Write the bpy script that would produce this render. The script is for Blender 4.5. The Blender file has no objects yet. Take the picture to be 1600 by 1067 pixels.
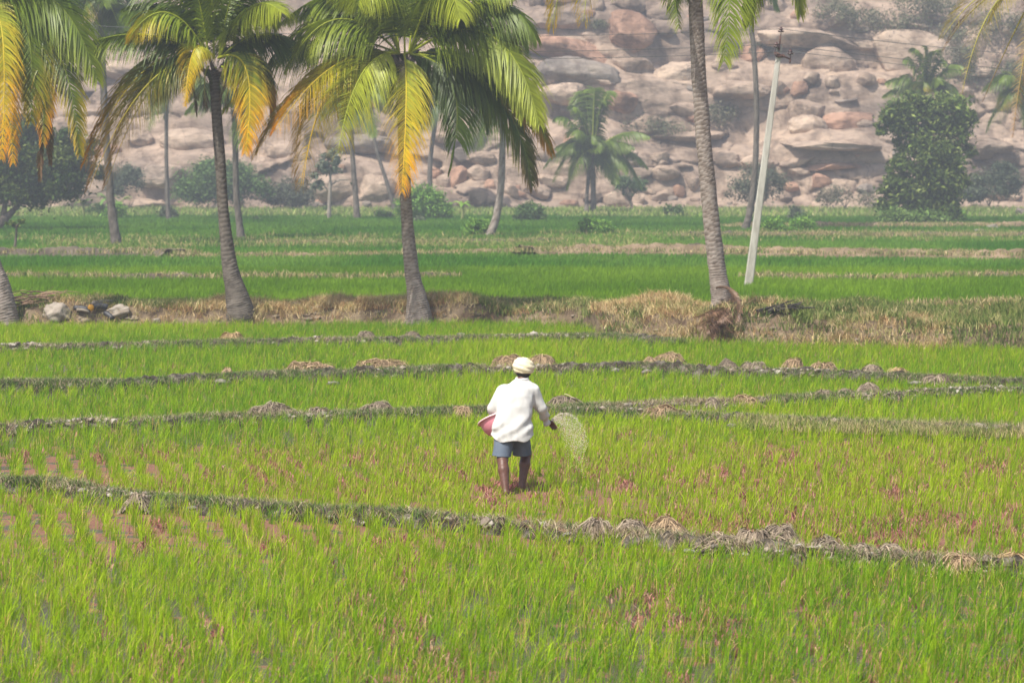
import bpy, bmesh, math, random
import numpy as np
from mathutils import Vector, Matrix
random.seed(7); RNG = np.random.default_rng(11)
S = bpy.context.scene; COL = S.collection
R = math.radians
# ------------------------------------------------------------------ camera, sky, sun, exposure
CAM_H = 3.79; PITCH = R(3.52); FPX = 4444.44
cam = bpy.data.cameras.new('camera'); camo = bpy.data.objects.new('camera', cam); COL.objects.link(camo)
camo.location = (0, 0, CAM_H); camo.rotation_euler = (math.pi/2-PITCH, 0, 0)
cam.lens = 100; cam.sensor_width = 36; cam.clip_start = .5; cam.clip_end = 6000
cam.dof.use_dof = True; cam.dof.focus_distance = 36; cam.dof.aperture_fstop = 4.0
S.camera = camo
SUN_EL = R(57)     # direction to the sun: left of and a little behind the camera
sd = Vector((-.66, -.70, 0)).normalized()*math.cos(SUN_EL); sd.z = math.sin(SUN_EL)
w = bpy.data.worlds.new('World'); S.world = w; w.use_nodes = True
nt = w.node_tree; sky = nt.nodes.new('ShaderNodeTexSky'); sky.sky_type = 'NISHITA'; sky.sun_disc = False
sky.sun_elevation = SUN_EL; sky.sun_rotation = math.atan2(sd.x, sd.y); sky.dust_density = 3.0; sky.air_density = 1.2
bg = nt.nodes['Background']; bg.inputs['Strength'].default_value = .13
nt.links.new(sky.outputs[0], bg.inputs[0])
sl = bpy.data.lights.new('sun', 'SUN'); sl.energy = 4.9; sl.angle = R(.6); sl.color = (1, .945, .86)
so = bpy.data.objects.new('sun', sl); COL.objects.link(so); so.rotation_euler = sd.to_track_quat('Z', 'Y').to_euler()
S.view_settings.view_transform = 'Standard'; S.view_settings.look = 'None'
S.view_settings.exposure = .32; S.view_settings.gamma = 1
# ------------------------------------------------------------------ helpers
CP, SP = math.cos(PITCH), math.sin(PITCH)
def ray(px, py):
    u = (px-800)/FPX; v = (533.5-py)/FPX
    return np.array((u, CP+v*SP, -SP+v*CP))
def G(px, py, z=0.0):                      # photograph point lying on level z
    d = ray(px, py); t = (z-CAM_H)/d[2]; return np.array((d[0]*t, d[1]*t, z))
def W(px, py, Y):                          # photograph point at distance Y
    d = ray(px, py); t = Y/d[1]; return np.array((d[0]*t, Y, CAM_H+d[2]*t))
def _h(i, j, k):
    n = (i*374761393 + j*668265263 + k*1274126177) & 0xffffffff
    n = ((n ^ (n >> 13))*1274126177) & 0xffffffff
    return ((n ^ (n >> 16)) & 0xffff)/32767.5-1
def vn(p):
    p = np.asarray(p, float); f = np.floor(p); i = f.astype(np.int64); t = p-f; t = t*t*(3-2*t)
    x, y, z = i[..., 0], i[..., 1], i[..., 2]; a, b, c = t[..., 0], t[..., 1], t[..., 2]
    def L(u, v, q): return u+(v-u)*q
    return L(L(L(_h(x,y,z),_h(x+1,y,z),a), L(_h(x,y+1,z),_h(x+1,y+1,z),a), b),
             L(L(_h(x,y,z+1),_h(x+1,y,z+1),a), L(_h(x,y+1,z+1),_h(x+1,y+1,z+1),a), b), c)
def fbm(p, o=4, g=.5):
    s = 0; a = 1; p = np.asarray(p, float)
    for k in range(o): s = s+a*vn(p+k*17.3); p = p*2.03; a *= g
    return s
def xyz(x, y, z): return np.stack(np.broadcast_arrays(x, y, z), -1).astype(float)
def mesh(name, V, F, mat, parent=None, col=None, smooth=True, loc=None):
    """V: (n,3) world coords; F: list of (m,k) index arrays"""
    V = np.asarray(V, np.float32)
    if loc is not None: V = V-np.asarray(loc, np.float32)
    me = bpy.data.meshes.new(name); F = [np.asarray(f, np.int32) for f in F if len(f)]
    me.vertices.add(len(V)); me.vertices.foreach_set('co', V.ravel())
    lp = np.concatenate([f.ravel() for f in F]); tot = np.concatenate([np.full(len(f), f.shape[1], np.int32) for f in F])
    st = np.concatenate([[0], np.cumsum(tot)[:-1]]).astype(np.int32)
    me.loops.add(len(lp)); me.loops.foreach_set('vertex_index', lp)
    me.polygons.add(len(tot)); me.polygons.foreach_set('loop_start', st); me.polygons.foreach_set('loop_total', tot)
    me.polygons.foreach_set('use_smooth', np.full(len(tot), smooth, bool))
    me.update(calc_edges=True); me.materials.append(mat)
    if col is not None:
        a = me.color_attributes.new('Col', 'FLOAT_COLOR', 'POINT'); c = np.ones((len(V), 4), np.float32); c[:, :3] = col
        a.data.foreach_set('color', c.ravel())
    o = bpy.data.objects.new(name, me); COL.objects.link(o)
    if loc is not None: o.location = loc
    if parent is not None:
        o.parent = parent
        o.matrix_parent_inverse = Matrix.Translation(-Vector(parent.location)) if parent.rotation_euler.z == 0 else parent.matrix_world.inverted()
    return o
def tag(o, label=None, cat=None, group=None, kind=None):
    for k, v in (('label', label), ('category', cat), ('group', group), ('kind', kind)):
        if v: o[k] = v
    return o
def thing(name, loc, label, cat, group=None):
    o = bpy.data.objects.new(name, None); COL.objects.link(o); o.location = [float(c) for c in loc]; o.empty_display_size = .2
    return tag(o, label, cat, group)
def join(parts):
    V = []; F = []; C = []; n = 0
    for p in parts:
        V.append(p[0]); F += [np.asarray(f)+n for f in p[1]]; n += len(p[0])
        if len(p) > 2: C.append(np.broadcast_to(p[2], (len(p[0]), 3)))
    by = {}
    for f in F:
        if len(f): by.setdefault(f.shape[1], []).append(f)
    return np.concatenate(V), [np.concatenate(v) for v in by.values()], (np.concatenate(C) if C else None)
def sweep(P, r, n=10, rn=None):
    P = np.asarray(P, float); m = len(P); r = np.broadcast_to(r, (m,)); T = np.gradient(P, axis=0); T /= np.linalg.norm(T, axis=1)[:, None]+1e-9
    ref = np.array((0, 1., 0)) if abs(T[0][1]) < .9 else np.array((1., 0, 0))
    A = np.cross(T, ref); A /= np.linalg.norm(A, axis=1)[:, None]; B = np.cross(T, A)
    a = np.linspace(0, 2*np.pi, n, endpoint=False)
    rr = r[:, None]*(np.ones((m, n)) if rn is None else rn)
    V = P[:, None]+rr[..., None]*(np.cos(a)[None, :, None]*A[:, None]+np.sin(a)[None, :, None]*B[:, None])
    i = np.arange(m-1)[:, None]*n; j = np.arange(n)[None]; k = (j+1) % n
    Q = np.stack([i+j, i+k, i+n+k, i+n+j], -1).reshape(-1, 4)
    V = np.concatenate([V.reshape(-1, 3), P[:1], P[-1:]]); c0 = m*n; jj = np.arange(n); kk = (jj+1) % n
    T1 = np.stack([np.full(n, c0), kk, jj], -1); T2 = np.stack([np.full(n, c0+1), (m-1)*n+jj, (m-1)*n+kk], -1)
    return V, [Q, np.concatenate([T1, T2])]
def spline(pts, m):
    P = np.asarray(pts, float); t = np.linspace(0, len(P)-1, m); out = []
    for s in t:
        i = min(int(s), len(P)-2); u = s-i
        p0 = P[max(i-1, 0)]; p1 = P[i]; p2 = P[i+1]; p3 = P[min(i+2, len(P)-1)]
        out.append(.5*((2*p1)+(-p0+p2)*u+(2*p0-5*p1+4*p2-p3)*u*u+(-p0+3*p1-3*p2+p3)*u**3))
    return np.array(out)
def box(c, s, M=None):
    v = np.array([(x, y, z) for x in (-.5, .5) for y in (-.5, .5) for z in (-.5, .5)])*np.asarray(s)
    if M is not None: v = v @ np.asarray(M).T
    return v+np.asarray(c), [np.array([(0,1,3,2),(4,6,7,5),(0,4,5,1),(2,3,7,6),(0,2,6,4),(1,5,7,3)])]
def grid(nu, nv):
    i = np.arange(nu-1)[:, None]*nv; j = np.arange(nv-1)[None]
    return np.stack([i+j, i+j+1, i+nv+j+1, i+nv+j], -1).reshape(-1, 4)
def ico(sub):
    bm = bmesh.new(); bmesh.ops.create_icosphere(bm, subdivisions=sub, radius=1)
    V = np.array([v.co[:] for v in bm.verts]); F = np.array([[v.index for v in f.verts] for f in bm.faces]); bm.free(); return V, F
ICO = {k: ico(k) for k in (1, 2, 3, 4, 5)}
# ------------------------------------------------------------------ materials
def mat(name, col=(.5,.5,.5), rough=.8, spec=.3, col2=None, nscale=5, bump=0, bscale=20, attr=False, trans=0, metal=0, detail=6, lo=.35, hi=.65, stretch=None):
    m = bpy.data.materials.new(name); m.use_nodes = True; t = m.node_tree; N = t.nodes; L = t.links
    b = N['Principled BSDF']; b.inputs['Roughness'].default_value = rough; b.inputs['Specular IOR Level'].default_value = spec
    b.inputs['Metallic'].default_value = metal; b.inputs['Base Color'].default_value = (*col, 1)
    geo = N.new('ShaderNodeNewGeometry'); pos = geo.outputs['Position']
    if stretch:
        mp = N.new('ShaderNodeMapping'); mp.inputs['Scale'].default_value = stretch; L.new(pos, mp.inputs[0]); pos = mp.outputs[0]
    csrc = None
    if attr:
        a = N.new('ShaderNodeAttribute'); a.attribute_name = 'Col'; csrc = a.outputs['Color']; L.new(csrc, b.inputs['Base Color'])
    elif col2:
        n = N.new('ShaderNodeTexNoise'); n.inputs['Scale'].default_value = nscale; n.inputs['Detail'].default_value = detail; n.inputs['Roughness'].default_value = .62; L.new(pos, n.inputs['Vector'])
        r = N.new('ShaderNodeValToRGB'); r.color_ramp.elements[0].position = lo; r.color_ramp.elements[1].position = hi
        r.color_ramp.elements[0].color = (*col, 1); r.color_ramp.elements[1].color = (*col2, 1); L.new(n.outputs[0], r.inputs[0]); L.new(r.outputs[0], b.inputs['Base Color']); csrc = r.outputs[0]
    if bump:
        n = N.new('ShaderNodeTexNoise'); n.inputs['Scale'].default_value = bscale; n.inputs['Detail'].default_value = 8; L.new(pos, n.inputs['Vector'])
        bp = N.new('ShaderNodeBump'); bp.inputs['Strength'].default_value = 1; bp.inputs['Distance'].default_value = bump; L.new(n.outputs[0], bp.inputs['Height']); L.new(bp.outputs[0], b.inputs['Normal'])
    if trans:
        tr = N.new('ShaderNodeBsdfTranslucent'); mx = N.new('ShaderNodeMixShader'); mx.inputs[0].default_value = trans
        if csrc: L.new(csrc, tr.inputs[0])
        else: tr.inputs[0].default_value = (*col, 1)
        L.new(b.outputs[0], mx.inputs[1]); L.new(tr.outputs[0], mx.inputs[2]); L.new(mx.outputs[0], N['Material Output'].inputs[0])
    return m
M_rice = mat('rice_leaf', attr=True, rough=.6, spec=.12, trans=.4)
M_grass = mat('dry_grass', attr=True, rough=.7, spec=.15, trans=.2)
M_palm = mat('palm_leaf', attr=True, rough=.42, spec=.3, trans=.3)
M_leaf = mat('tree_leaf', attr=True, rough=.55, spec=.2, trans=.25)
M_straw = mat('straw', attr=True, rough=.8, spec=.15)
M_bark = mat('bark', (.10,.075,.055), .9, .1, (.2,.17,.14), 6, .02, 25)
M_soil = mat('bund_soil', (.045,.036,.026), .9, .15, (.24,.21,.17), 6, .07, 16, lo=.45, hi=.72)
M_bank = mat('bank_soil', (.09,.06,.04), .95, .1, (.26,.2,.13), 1.6, .06, 9)
M_clod = mat('pale_clod', (.15,.13,.11), .9, .1, (.32,.29,.25), 14, .05, 18)
def trunk_mat(name, c1, c2, c3):
    m = mat(name, rough=.85, spec=.15); t = m.node_tree; N = t.nodes; L = t.links; b = N['Principled BSDF']
    a = N.new('ShaderNodeAttribute'); a.attribute_name = 'Col'     # R: ring phase, G: length
    geo = N.new('ShaderNodeNewGeometry')
    n = N.new('ShaderNodeTexNoise'); n.inputs['Scale'].default_value = 7; n.inputs['Detail'].default_value = 7; L.new(geo.outputs['Position'], n.inputs['Vector'])
    sp = N.new('ShaderNodeSeparateColor'); L.new(a.outputs['Color'], sp.inputs[0])
    ad = N.new('ShaderNodeMath'); ad.operation = 'MULTIPLY_ADD'; ad.inputs[1].default_value = .75; L.new(n.outputs[0], ad.inputs[0])
    ml = N.new('ShaderNodeMath'); ml.operation = 'MULTIPLY'; ml.inputs[1].default_value = .55; L.new(sp.outputs[0], ml.inputs[0]); L.new(ml.outputs[0], ad.inputs[2])
    r = N.new('ShaderNodeValToRGB'); e = r.color_ramp.elements; e[0].position = .25; e[0].color = (*c1, 1); e[1].position = .8; e[1].color = (*c3, 1)
    k = e.new(.5); k.color = (*c2, 1); L.new(ad.outputs[0], r.inputs[0]); L.new(r.outputs[0], b.inputs['Base Color'])
    bp = N.new('ShaderNodeBump'); bp.inputs['Distance'].default_value = .02; L.new(ad.outputs[0], bp.inputs['Height']); L.new(bp.outputs[0], b.inputs['Normal'])
    return m
M_trunk = trunk_mat('palm_trunk', (.07,.052,.04), (.20,.16,.13), (.34,.29,.25))
M_trunkd = trunk_mat('palm_trunk_dark', (.04,.034,.03), (.10,.085,.07), (.18,.155,.13))
def rock_mat(name, k=(1,1,1)):
    m = bpy.data.materials.new(name); m.use_nodes = True; t = m.node_tree; N = t.nodes; L = t.links; b = N['Principled BSDF']
    b.inputs['Roughness'].default_value = .85; b.inputs['Specular IOR Level'].default_value = .2
    g = N.new('ShaderNodeNewGeometry')
    def noise(scale, st=None, det=6, ro=.6):
        n = N.new('ShaderNodeTexNoise'); n.inputs['Scale'].default_value = scale; n.inputs['Detail'].default_value = det; n.inputs['Roughness'].default_value = ro
        if st:
            mp = N.new('ShaderNodeMapping'); mp.inputs['Scale'].default_value = st; L.new(g.outputs['Position'], mp.inputs[0]); L.new(mp.outputs[0], n.inputs['Vector'])
        else: L.new(g.outputs['Position'], n.inputs['Vector'])
        return n.outputs[0]
    def ramp(src, stops):
        r = N.new('ShaderNodeValToRGB'); e = r.color_ramp.elements
        e[0].position = stops[0][0]; e[0].color = (*stops[0][1], 1); e[1].position = stops[-1][0]; e[1].color = (*stops[-1][1], 1)
        for p, c in stops[1:-1]: q = e.new(p); q.color = (*c, 1)
        L.new(src, r.inputs[0]); return r.outputs[0]
    def mix(mode, f, A, B):
        x = N.new('ShaderNodeMix'); x.data_type = 'RGBA'; x.blend_type = mode
        if isinstance(f, float): x.inputs[0].default_value = f
        else: L.new(f, x.inputs[0])
        L.new(A, x.inputs[6]); L.new(B, x.inputs[7]); return x.outputs[2]
    def C(*c): return tuple(.93*a*b for a, b in zip(c, k))
    base = ramp(noise(.22), [(.3, C(.31,.225,.165)), (.45, C(.41,.305,.225)), (.58, C(.48,.36,.27)), (.72, C(.54,.40,.28))])
    spots = ramp(noise(1.3, None, 8, .7), [(.35, (.62,.60,.60)), (.55, (1,1,1)), (.7, (1.1,1.05,1))])
    c = mix('MULTIPLY', .8, base, spots)
    stain = ramp(noise(.55, (1, 1, .22), 5), [(.50, (1,1,1)), (.60, (.55,.52,.50)), (.72, (.30,.30,.31))])
    c = mix('MULTIPLY', .85, c, stain)
    grey = ramp(noise(.09, (1, 1, 2.2), 4), [(.5, (1,1,1)), (.62, (.62,.63,.66))])
    c = mix('MULTIPLY', .9, c, grey)
    wv = N.new('ShaderNodeTexVoronoi'); wv.feature = 'DISTANCE_TO_EDGE'; wv.inputs['Scale'].default_value = .42
    mp = N.new('ShaderNodeMapping'); mp.inputs['Scale'].default_value = (.6, .6, 1.5); nz_ = N.new('ShaderNodeTexNoise'); nz_.inputs['Scale'].default_value = .6; nz_.inputs['Detail'].default_value = 5; L.new(g.outputs['Position'], nz_.inputs['Vector'])
    av = N.new('ShaderNodeVectorMath'); av.operation = 'MULTIPLY_ADD'; av.inputs[1].default_value = (2.6, 2.6, 1.4); L.new(nz_.outputs['Color'], av.inputs[0]); L.new(g.outputs['Position'], av.inputs[2]); L.new(av.outputs[0], mp.inputs[0]); L.new(mp.outputs[0], wv.inputs['Vector'])
    c = mix('MULTIPLY', .8, c, ramp(wv.outputs['Distance'], [(.0, (.42,.40,.40)), (.018, (1,1,1))]))
    L.new(c, b.inputs['Base Color'])
    bp = N.new('ShaderNodeBump'); bp.inputs['Distance'].default_value = .16; L.new(noise(1.3, (1, 1, 2.2), 9, .6), bp.inputs['Height']); L.new(bp.outputs[0], b.inputs['Normal'])
    return m
M_rock = rock_mat('granite'); M_rockr = rock_mat('red_granite', (1.12,.9,.82)); M_rockp = rock_mat('pale_granite', (1.18,1.2,1.2)); M_rockg = rock_mat('grey_and_shade_granite', (.66,.74,.82))  # the grey one serves grey stones and shade painted onto two rock faces
# ground: mud with shallow water between the rice and reddish floating fern, greener far off
def ground_mat():
    m = bpy.data.materials.new('paddy_mud'); m.use_nodes = True; t = m.node_tree; N = t.nodes; L = t.links; b = N['Principled BSDF']
    g = N.new('ShaderNodeNewGeometry')
    n1 = N.new('ShaderNodeTexNoise'); n1.inputs['Scale'].default_value = 2.6; n1.inputs['Detail'].default_value = 6; L.new(g.outputs['Position'], n1.inputs['Vector'])
    n2 = N.new('ShaderNodeTexNoise'); n2.inputs['Scale'].default_value = 30; n2.inputs['Detail'].default_value = 5; L.new(g.outputs['Position'], n2.inputs['Vector'])
    r1 = N.new('ShaderNodeValToRGB'); e = r1.color_ramp.elements; e[0].position = .35; e[0].color = (.055,.05,.035,1); e[1].position = .65; e[1].color = (.13,.10,.06,1); L.new(n2.outputs[0], r1.inputs[0])
    r2 = N.new('ShaderNodeValToRGB'); e = r2.color_ramp.elements; e[0].position = .3; e[0].color = (.15,.06,.036,1); e[1].position = .7; e[1].color = (.27,.135,.08,1); L.new(n2.outputs[0], r2.inputs[0])
    sp = N.new('ShaderNodeSeparateXYZ'); L.new(g.outputs['Position'], sp.inputs[0])
    band = N.new('ShaderNodeMapRange'); band.inputs[1].default_value = 26; band.inputs[2].default_value = 28.5; L.new(sp.outputs[1], band.inputs[0])
    b2 = N.new('ShaderNodeMapRange'); b2.inputs[1].default_value = 39.5; b2.inputs[2].default_value = 38; L.new(sp.outputs[1], b2.inputs[0])
    mm = N.new('ShaderNodeMath'); mm.operation = 'MULTIPLY'; L.new(band.outputs[0], mm.inputs[0]); L.new(b2.outputs[0], mm.inputs[1])
    ad = N.new('ShaderNodeMath'); ad.operation = 'MULTIPLY_ADD'; ad.inputs[1].default_value = .20; L.new(mm.outputs[0], ad.inputs[0]); gx_ = N.new('ShaderNodeMath'); gx_.operation = 'MULTIPLY_ADD'; gx_.inputs[1].default_value = .012; L.new(sp.outputs[0], gx_.inputs[0]); L.new(n1.outputs[0], gx_.inputs[2]); L.new(gx_.outputs[0], ad.inputs[2])
    th = N.new('ShaderNodeMapRange'); th.inputs[1].default_value = .56; th.inputs[2].default_value = .62; L.new(ad.outputs[0], th.inputs[0])
    mx = N.new('ShaderNodeMix'); mx.data_type = 'RGBA'; L.new(th.outputs[0], mx.inputs[0]); L.new(r1.outputs[0], mx.inputs[6]); L.new(r2.outputs[0], mx.inputs[7])
    far = N.new('ShaderNodeMapRange'); far.inputs[1].default_value = 70; far.inputs[2].default_value = 80; L.new(sp.outputs[1], far.inputs[0])
    mg = N.new('ShaderNodeMix'); mg.data_type = 'RGBA'; L.new(far.outputs[0], mg.inputs[0]); L.new(mx.outputs[2], mg.inputs[6]); mg.inputs[7].default_value = (.06,.11,.02,1)
    L.new(mg.outputs[2], b.inputs['Base Color'])
    rr = N.new('ShaderNodeMapRange'); rr.inputs[3].default_value = .25; rr.inputs[4].default_value = .9; L.new(th.outputs[0], rr.inputs[0]); L.new(rr.outputs[0], b.inputs['Roughness'])
    bp = N.new('ShaderNodeBump'); bp.inputs['Distance'].default_value = .015; L.new(n2.outputs[0], bp.inputs['Height']); L.new(bp.outputs[0], b.inputs['Normal'])
    return m
V = np.array([(-3000,-60,0),(3000,-60,0),(3000,4500,0),(-3000,4500,0)], float)
tag(mesh('ground', V, [np.array([(0,1,2,3)])], ground_mat(), smooth=False), kind='structure')
# ------------------------------------------------------------------ the rocky hill
COT = 1.12
def worley(u, v, seed):
    iu, iv = np.floor(u).astype(np.int64), np.floor(v).astype(np.int64); f1 = np.full(u.shape, 9.); f2 = f1.copy(); rid = np.zeros(u.shape)
    for a in (-1, 0, 1):
        for b in (-1, 0, 1):
            x, y = iu+a, iv+b; s_ = np.full_like(x, seed); px = x+.5+.42*_h(x, y, s_); py = y+.5+.42*_h(x, y, s_+7); d = np.hypot(u-px, v-py)
            n = d < f1; f2 = np.where(n, f1, np.minimum(f2, d)); rid = np.where(n, _h(x, y, s_+13), rid); f1 = np.where(n, d, f1)
    return f2-f1, rid
def hill_y(X, Z):
    X = np.asarray(X, float); Z = np.asarray(Z, float)
    base = 241+3.0*vn(xyz(X*.03, 3.3, 0))+1.2*vn(xyz(X*.11, 9, 0))
    def stair(P, warp, amp, lo, seed):
        u = (Z+warp*vn(xyz(X*.035+seed, Z*.05, seed))+.04*X*np.sin(seed)+.5*fbm(xyz(X*.15, Z*.3, seed+2), 3)*P*.4)/P
        f = np.floor(u); q = np.clip((u-f-lo)/(1-lo), 0, 1); return P*(f+q*q*(3-2*q))*amp
    y = base+COT*(.22*Z+stair(4.4, 3.4, .62, .60, 1.7)+stair(1.7, 1.5, .09, .55, 5.1))
    y = y+.6*fbm(xyz(X*.10, Z*.16, 4), 2)+.10*fbm(xyz(X*.5, Z*1.3, 8), 4)
    wx = .9*fbm(xyz(X*.25, Z*.5, 11), 3); wz = .35*fbm(xyz(X*.3, Z*.6, 15), 3)
    e, i = worley((X+wx*1.8)/13+Z*.07, (Z+wz*1.6)/4.2, 3); rnd = 1-np.exp(-e/.13); y = y-.6*rnd*(.6+.6*i)+.5*i
    m = np.clip((vn(xyz(X*.07, Z*.16, 21))-.3+np.clip((4.5-Z)/4, 0, 1)*.6-.5*np.clip((-8-X)/4, 0, 1))*2, 0, 1)
    e, i = worley((X+wx)/2.7, (Z+wz)/1.25, 9); y = y+m*(-.55*(1-np.exp(-e/.14))*(.7+.5*i)+.3*i)
    return y
xs = np.arange(-76, 76.01, .16); zs = np.concatenate([np.arange(-.6, 24, .11), np.arange(24, 44, .5)])
XX, ZZ = np.meshgrid(xs, zs, indexing='ij')
YY = hill_y(XX, ZZ); ZZ2 = ZZ+.08*fbm(xyz(XX*.9, YY*.3, ZZ*1.5), 3)
V = xyz(XX, YY, ZZ2)
V = np.concatenate([V, xyz(xs, YY[:, -1]+400, np.full(len(xs), 52.))[:, None]], 1)
nz = len(zs)+1
tag(mesh('rocky_hill', V.reshape(-1, 3), [grid(len(xs), nz)[:, ::-1]], M_rock), kind='structure')
def on_hill(px, py):
    d = ray(px, py); lo, hi = 225., 330.
    ys = np.linspace(lo, hi, 900); t = ys/d[1]; X = d[0]*t; Z = CAM_H+d[2]*t
    h = hill_y(X, Z); i = np.argmax(ys > h)
    return np.array((X[i], ys[i], Z[i]))
def boulder(px, py, w, h, kind, rot, m, label, group=None, name='boulder'):
    c = on_hill(px, py); s = c[1]/FPX; sx, sz = w*s/2, h*s/2
    r = np.random.default_rng(abs(int(px*13+py*7))); V, F = ICO[5 if w > 30 else (4 if w > 21 else 3)]; V = V.copy()
    e = {'b': .9, 's': .55, 'k': .42, 'd': .8}[kind]
    V = np.sign(V)*np.abs(V)**e; V /= np.maximum(1, np.linalg.norm(V, axis=1)[:, None]*(.86 if kind in 'ks' else 1))
    for k in range({'b': 7, 's': 6, 'k': 9, 'd': 4}[kind]):
        n = r.normal(size=3); n /= np.linalg.norm(n); d = r.uniform(.62, .88); q = V @ n-d; V -= np.outer(np.maximum(q, 0)*.9, n)
    o = r.uniform(0, 90)
    V *= (1+.10*fbm(V*1.3+o, 3)+.035*fbm(V*5+o, 3))[:, None]
    if kind == 'k': V *= (1-.05*(np.abs(vn(V*3+o)) < .06))[:, None]
    V[:, 0] /= np.abs(V[:, 0]).max(); V[:, 2] /= np.abs(V[:, 2]).max()
    sy = {'b': .85*(sx+sz)/2, 's': .55*sx, 'k': .6*sx, 'd': .5*sx}[kind]; sy = max(sy, sz*.8)
    V = V*np.array((sx, sy, sz)); a = R(-rot); V = np.stack([V[:, 0]*math.cos(a)-V[:, 2]*math.sin(a), V[:, 1], V[:, 0]*math.sin(a)+V[:, 2]*math.cos(a)], -1)
    c = c+np.array((0, sy*(-.05 if kind in 'sd' else -.30), 0)); return tag(mesh(name, V+c, [F], m, loc=c), label, 'boulder' if name == 'boulder' else 'rock', group)
K, Rr, Pp, Gg = M_rock, M_rockr, M_rockp, M_rockg
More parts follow.
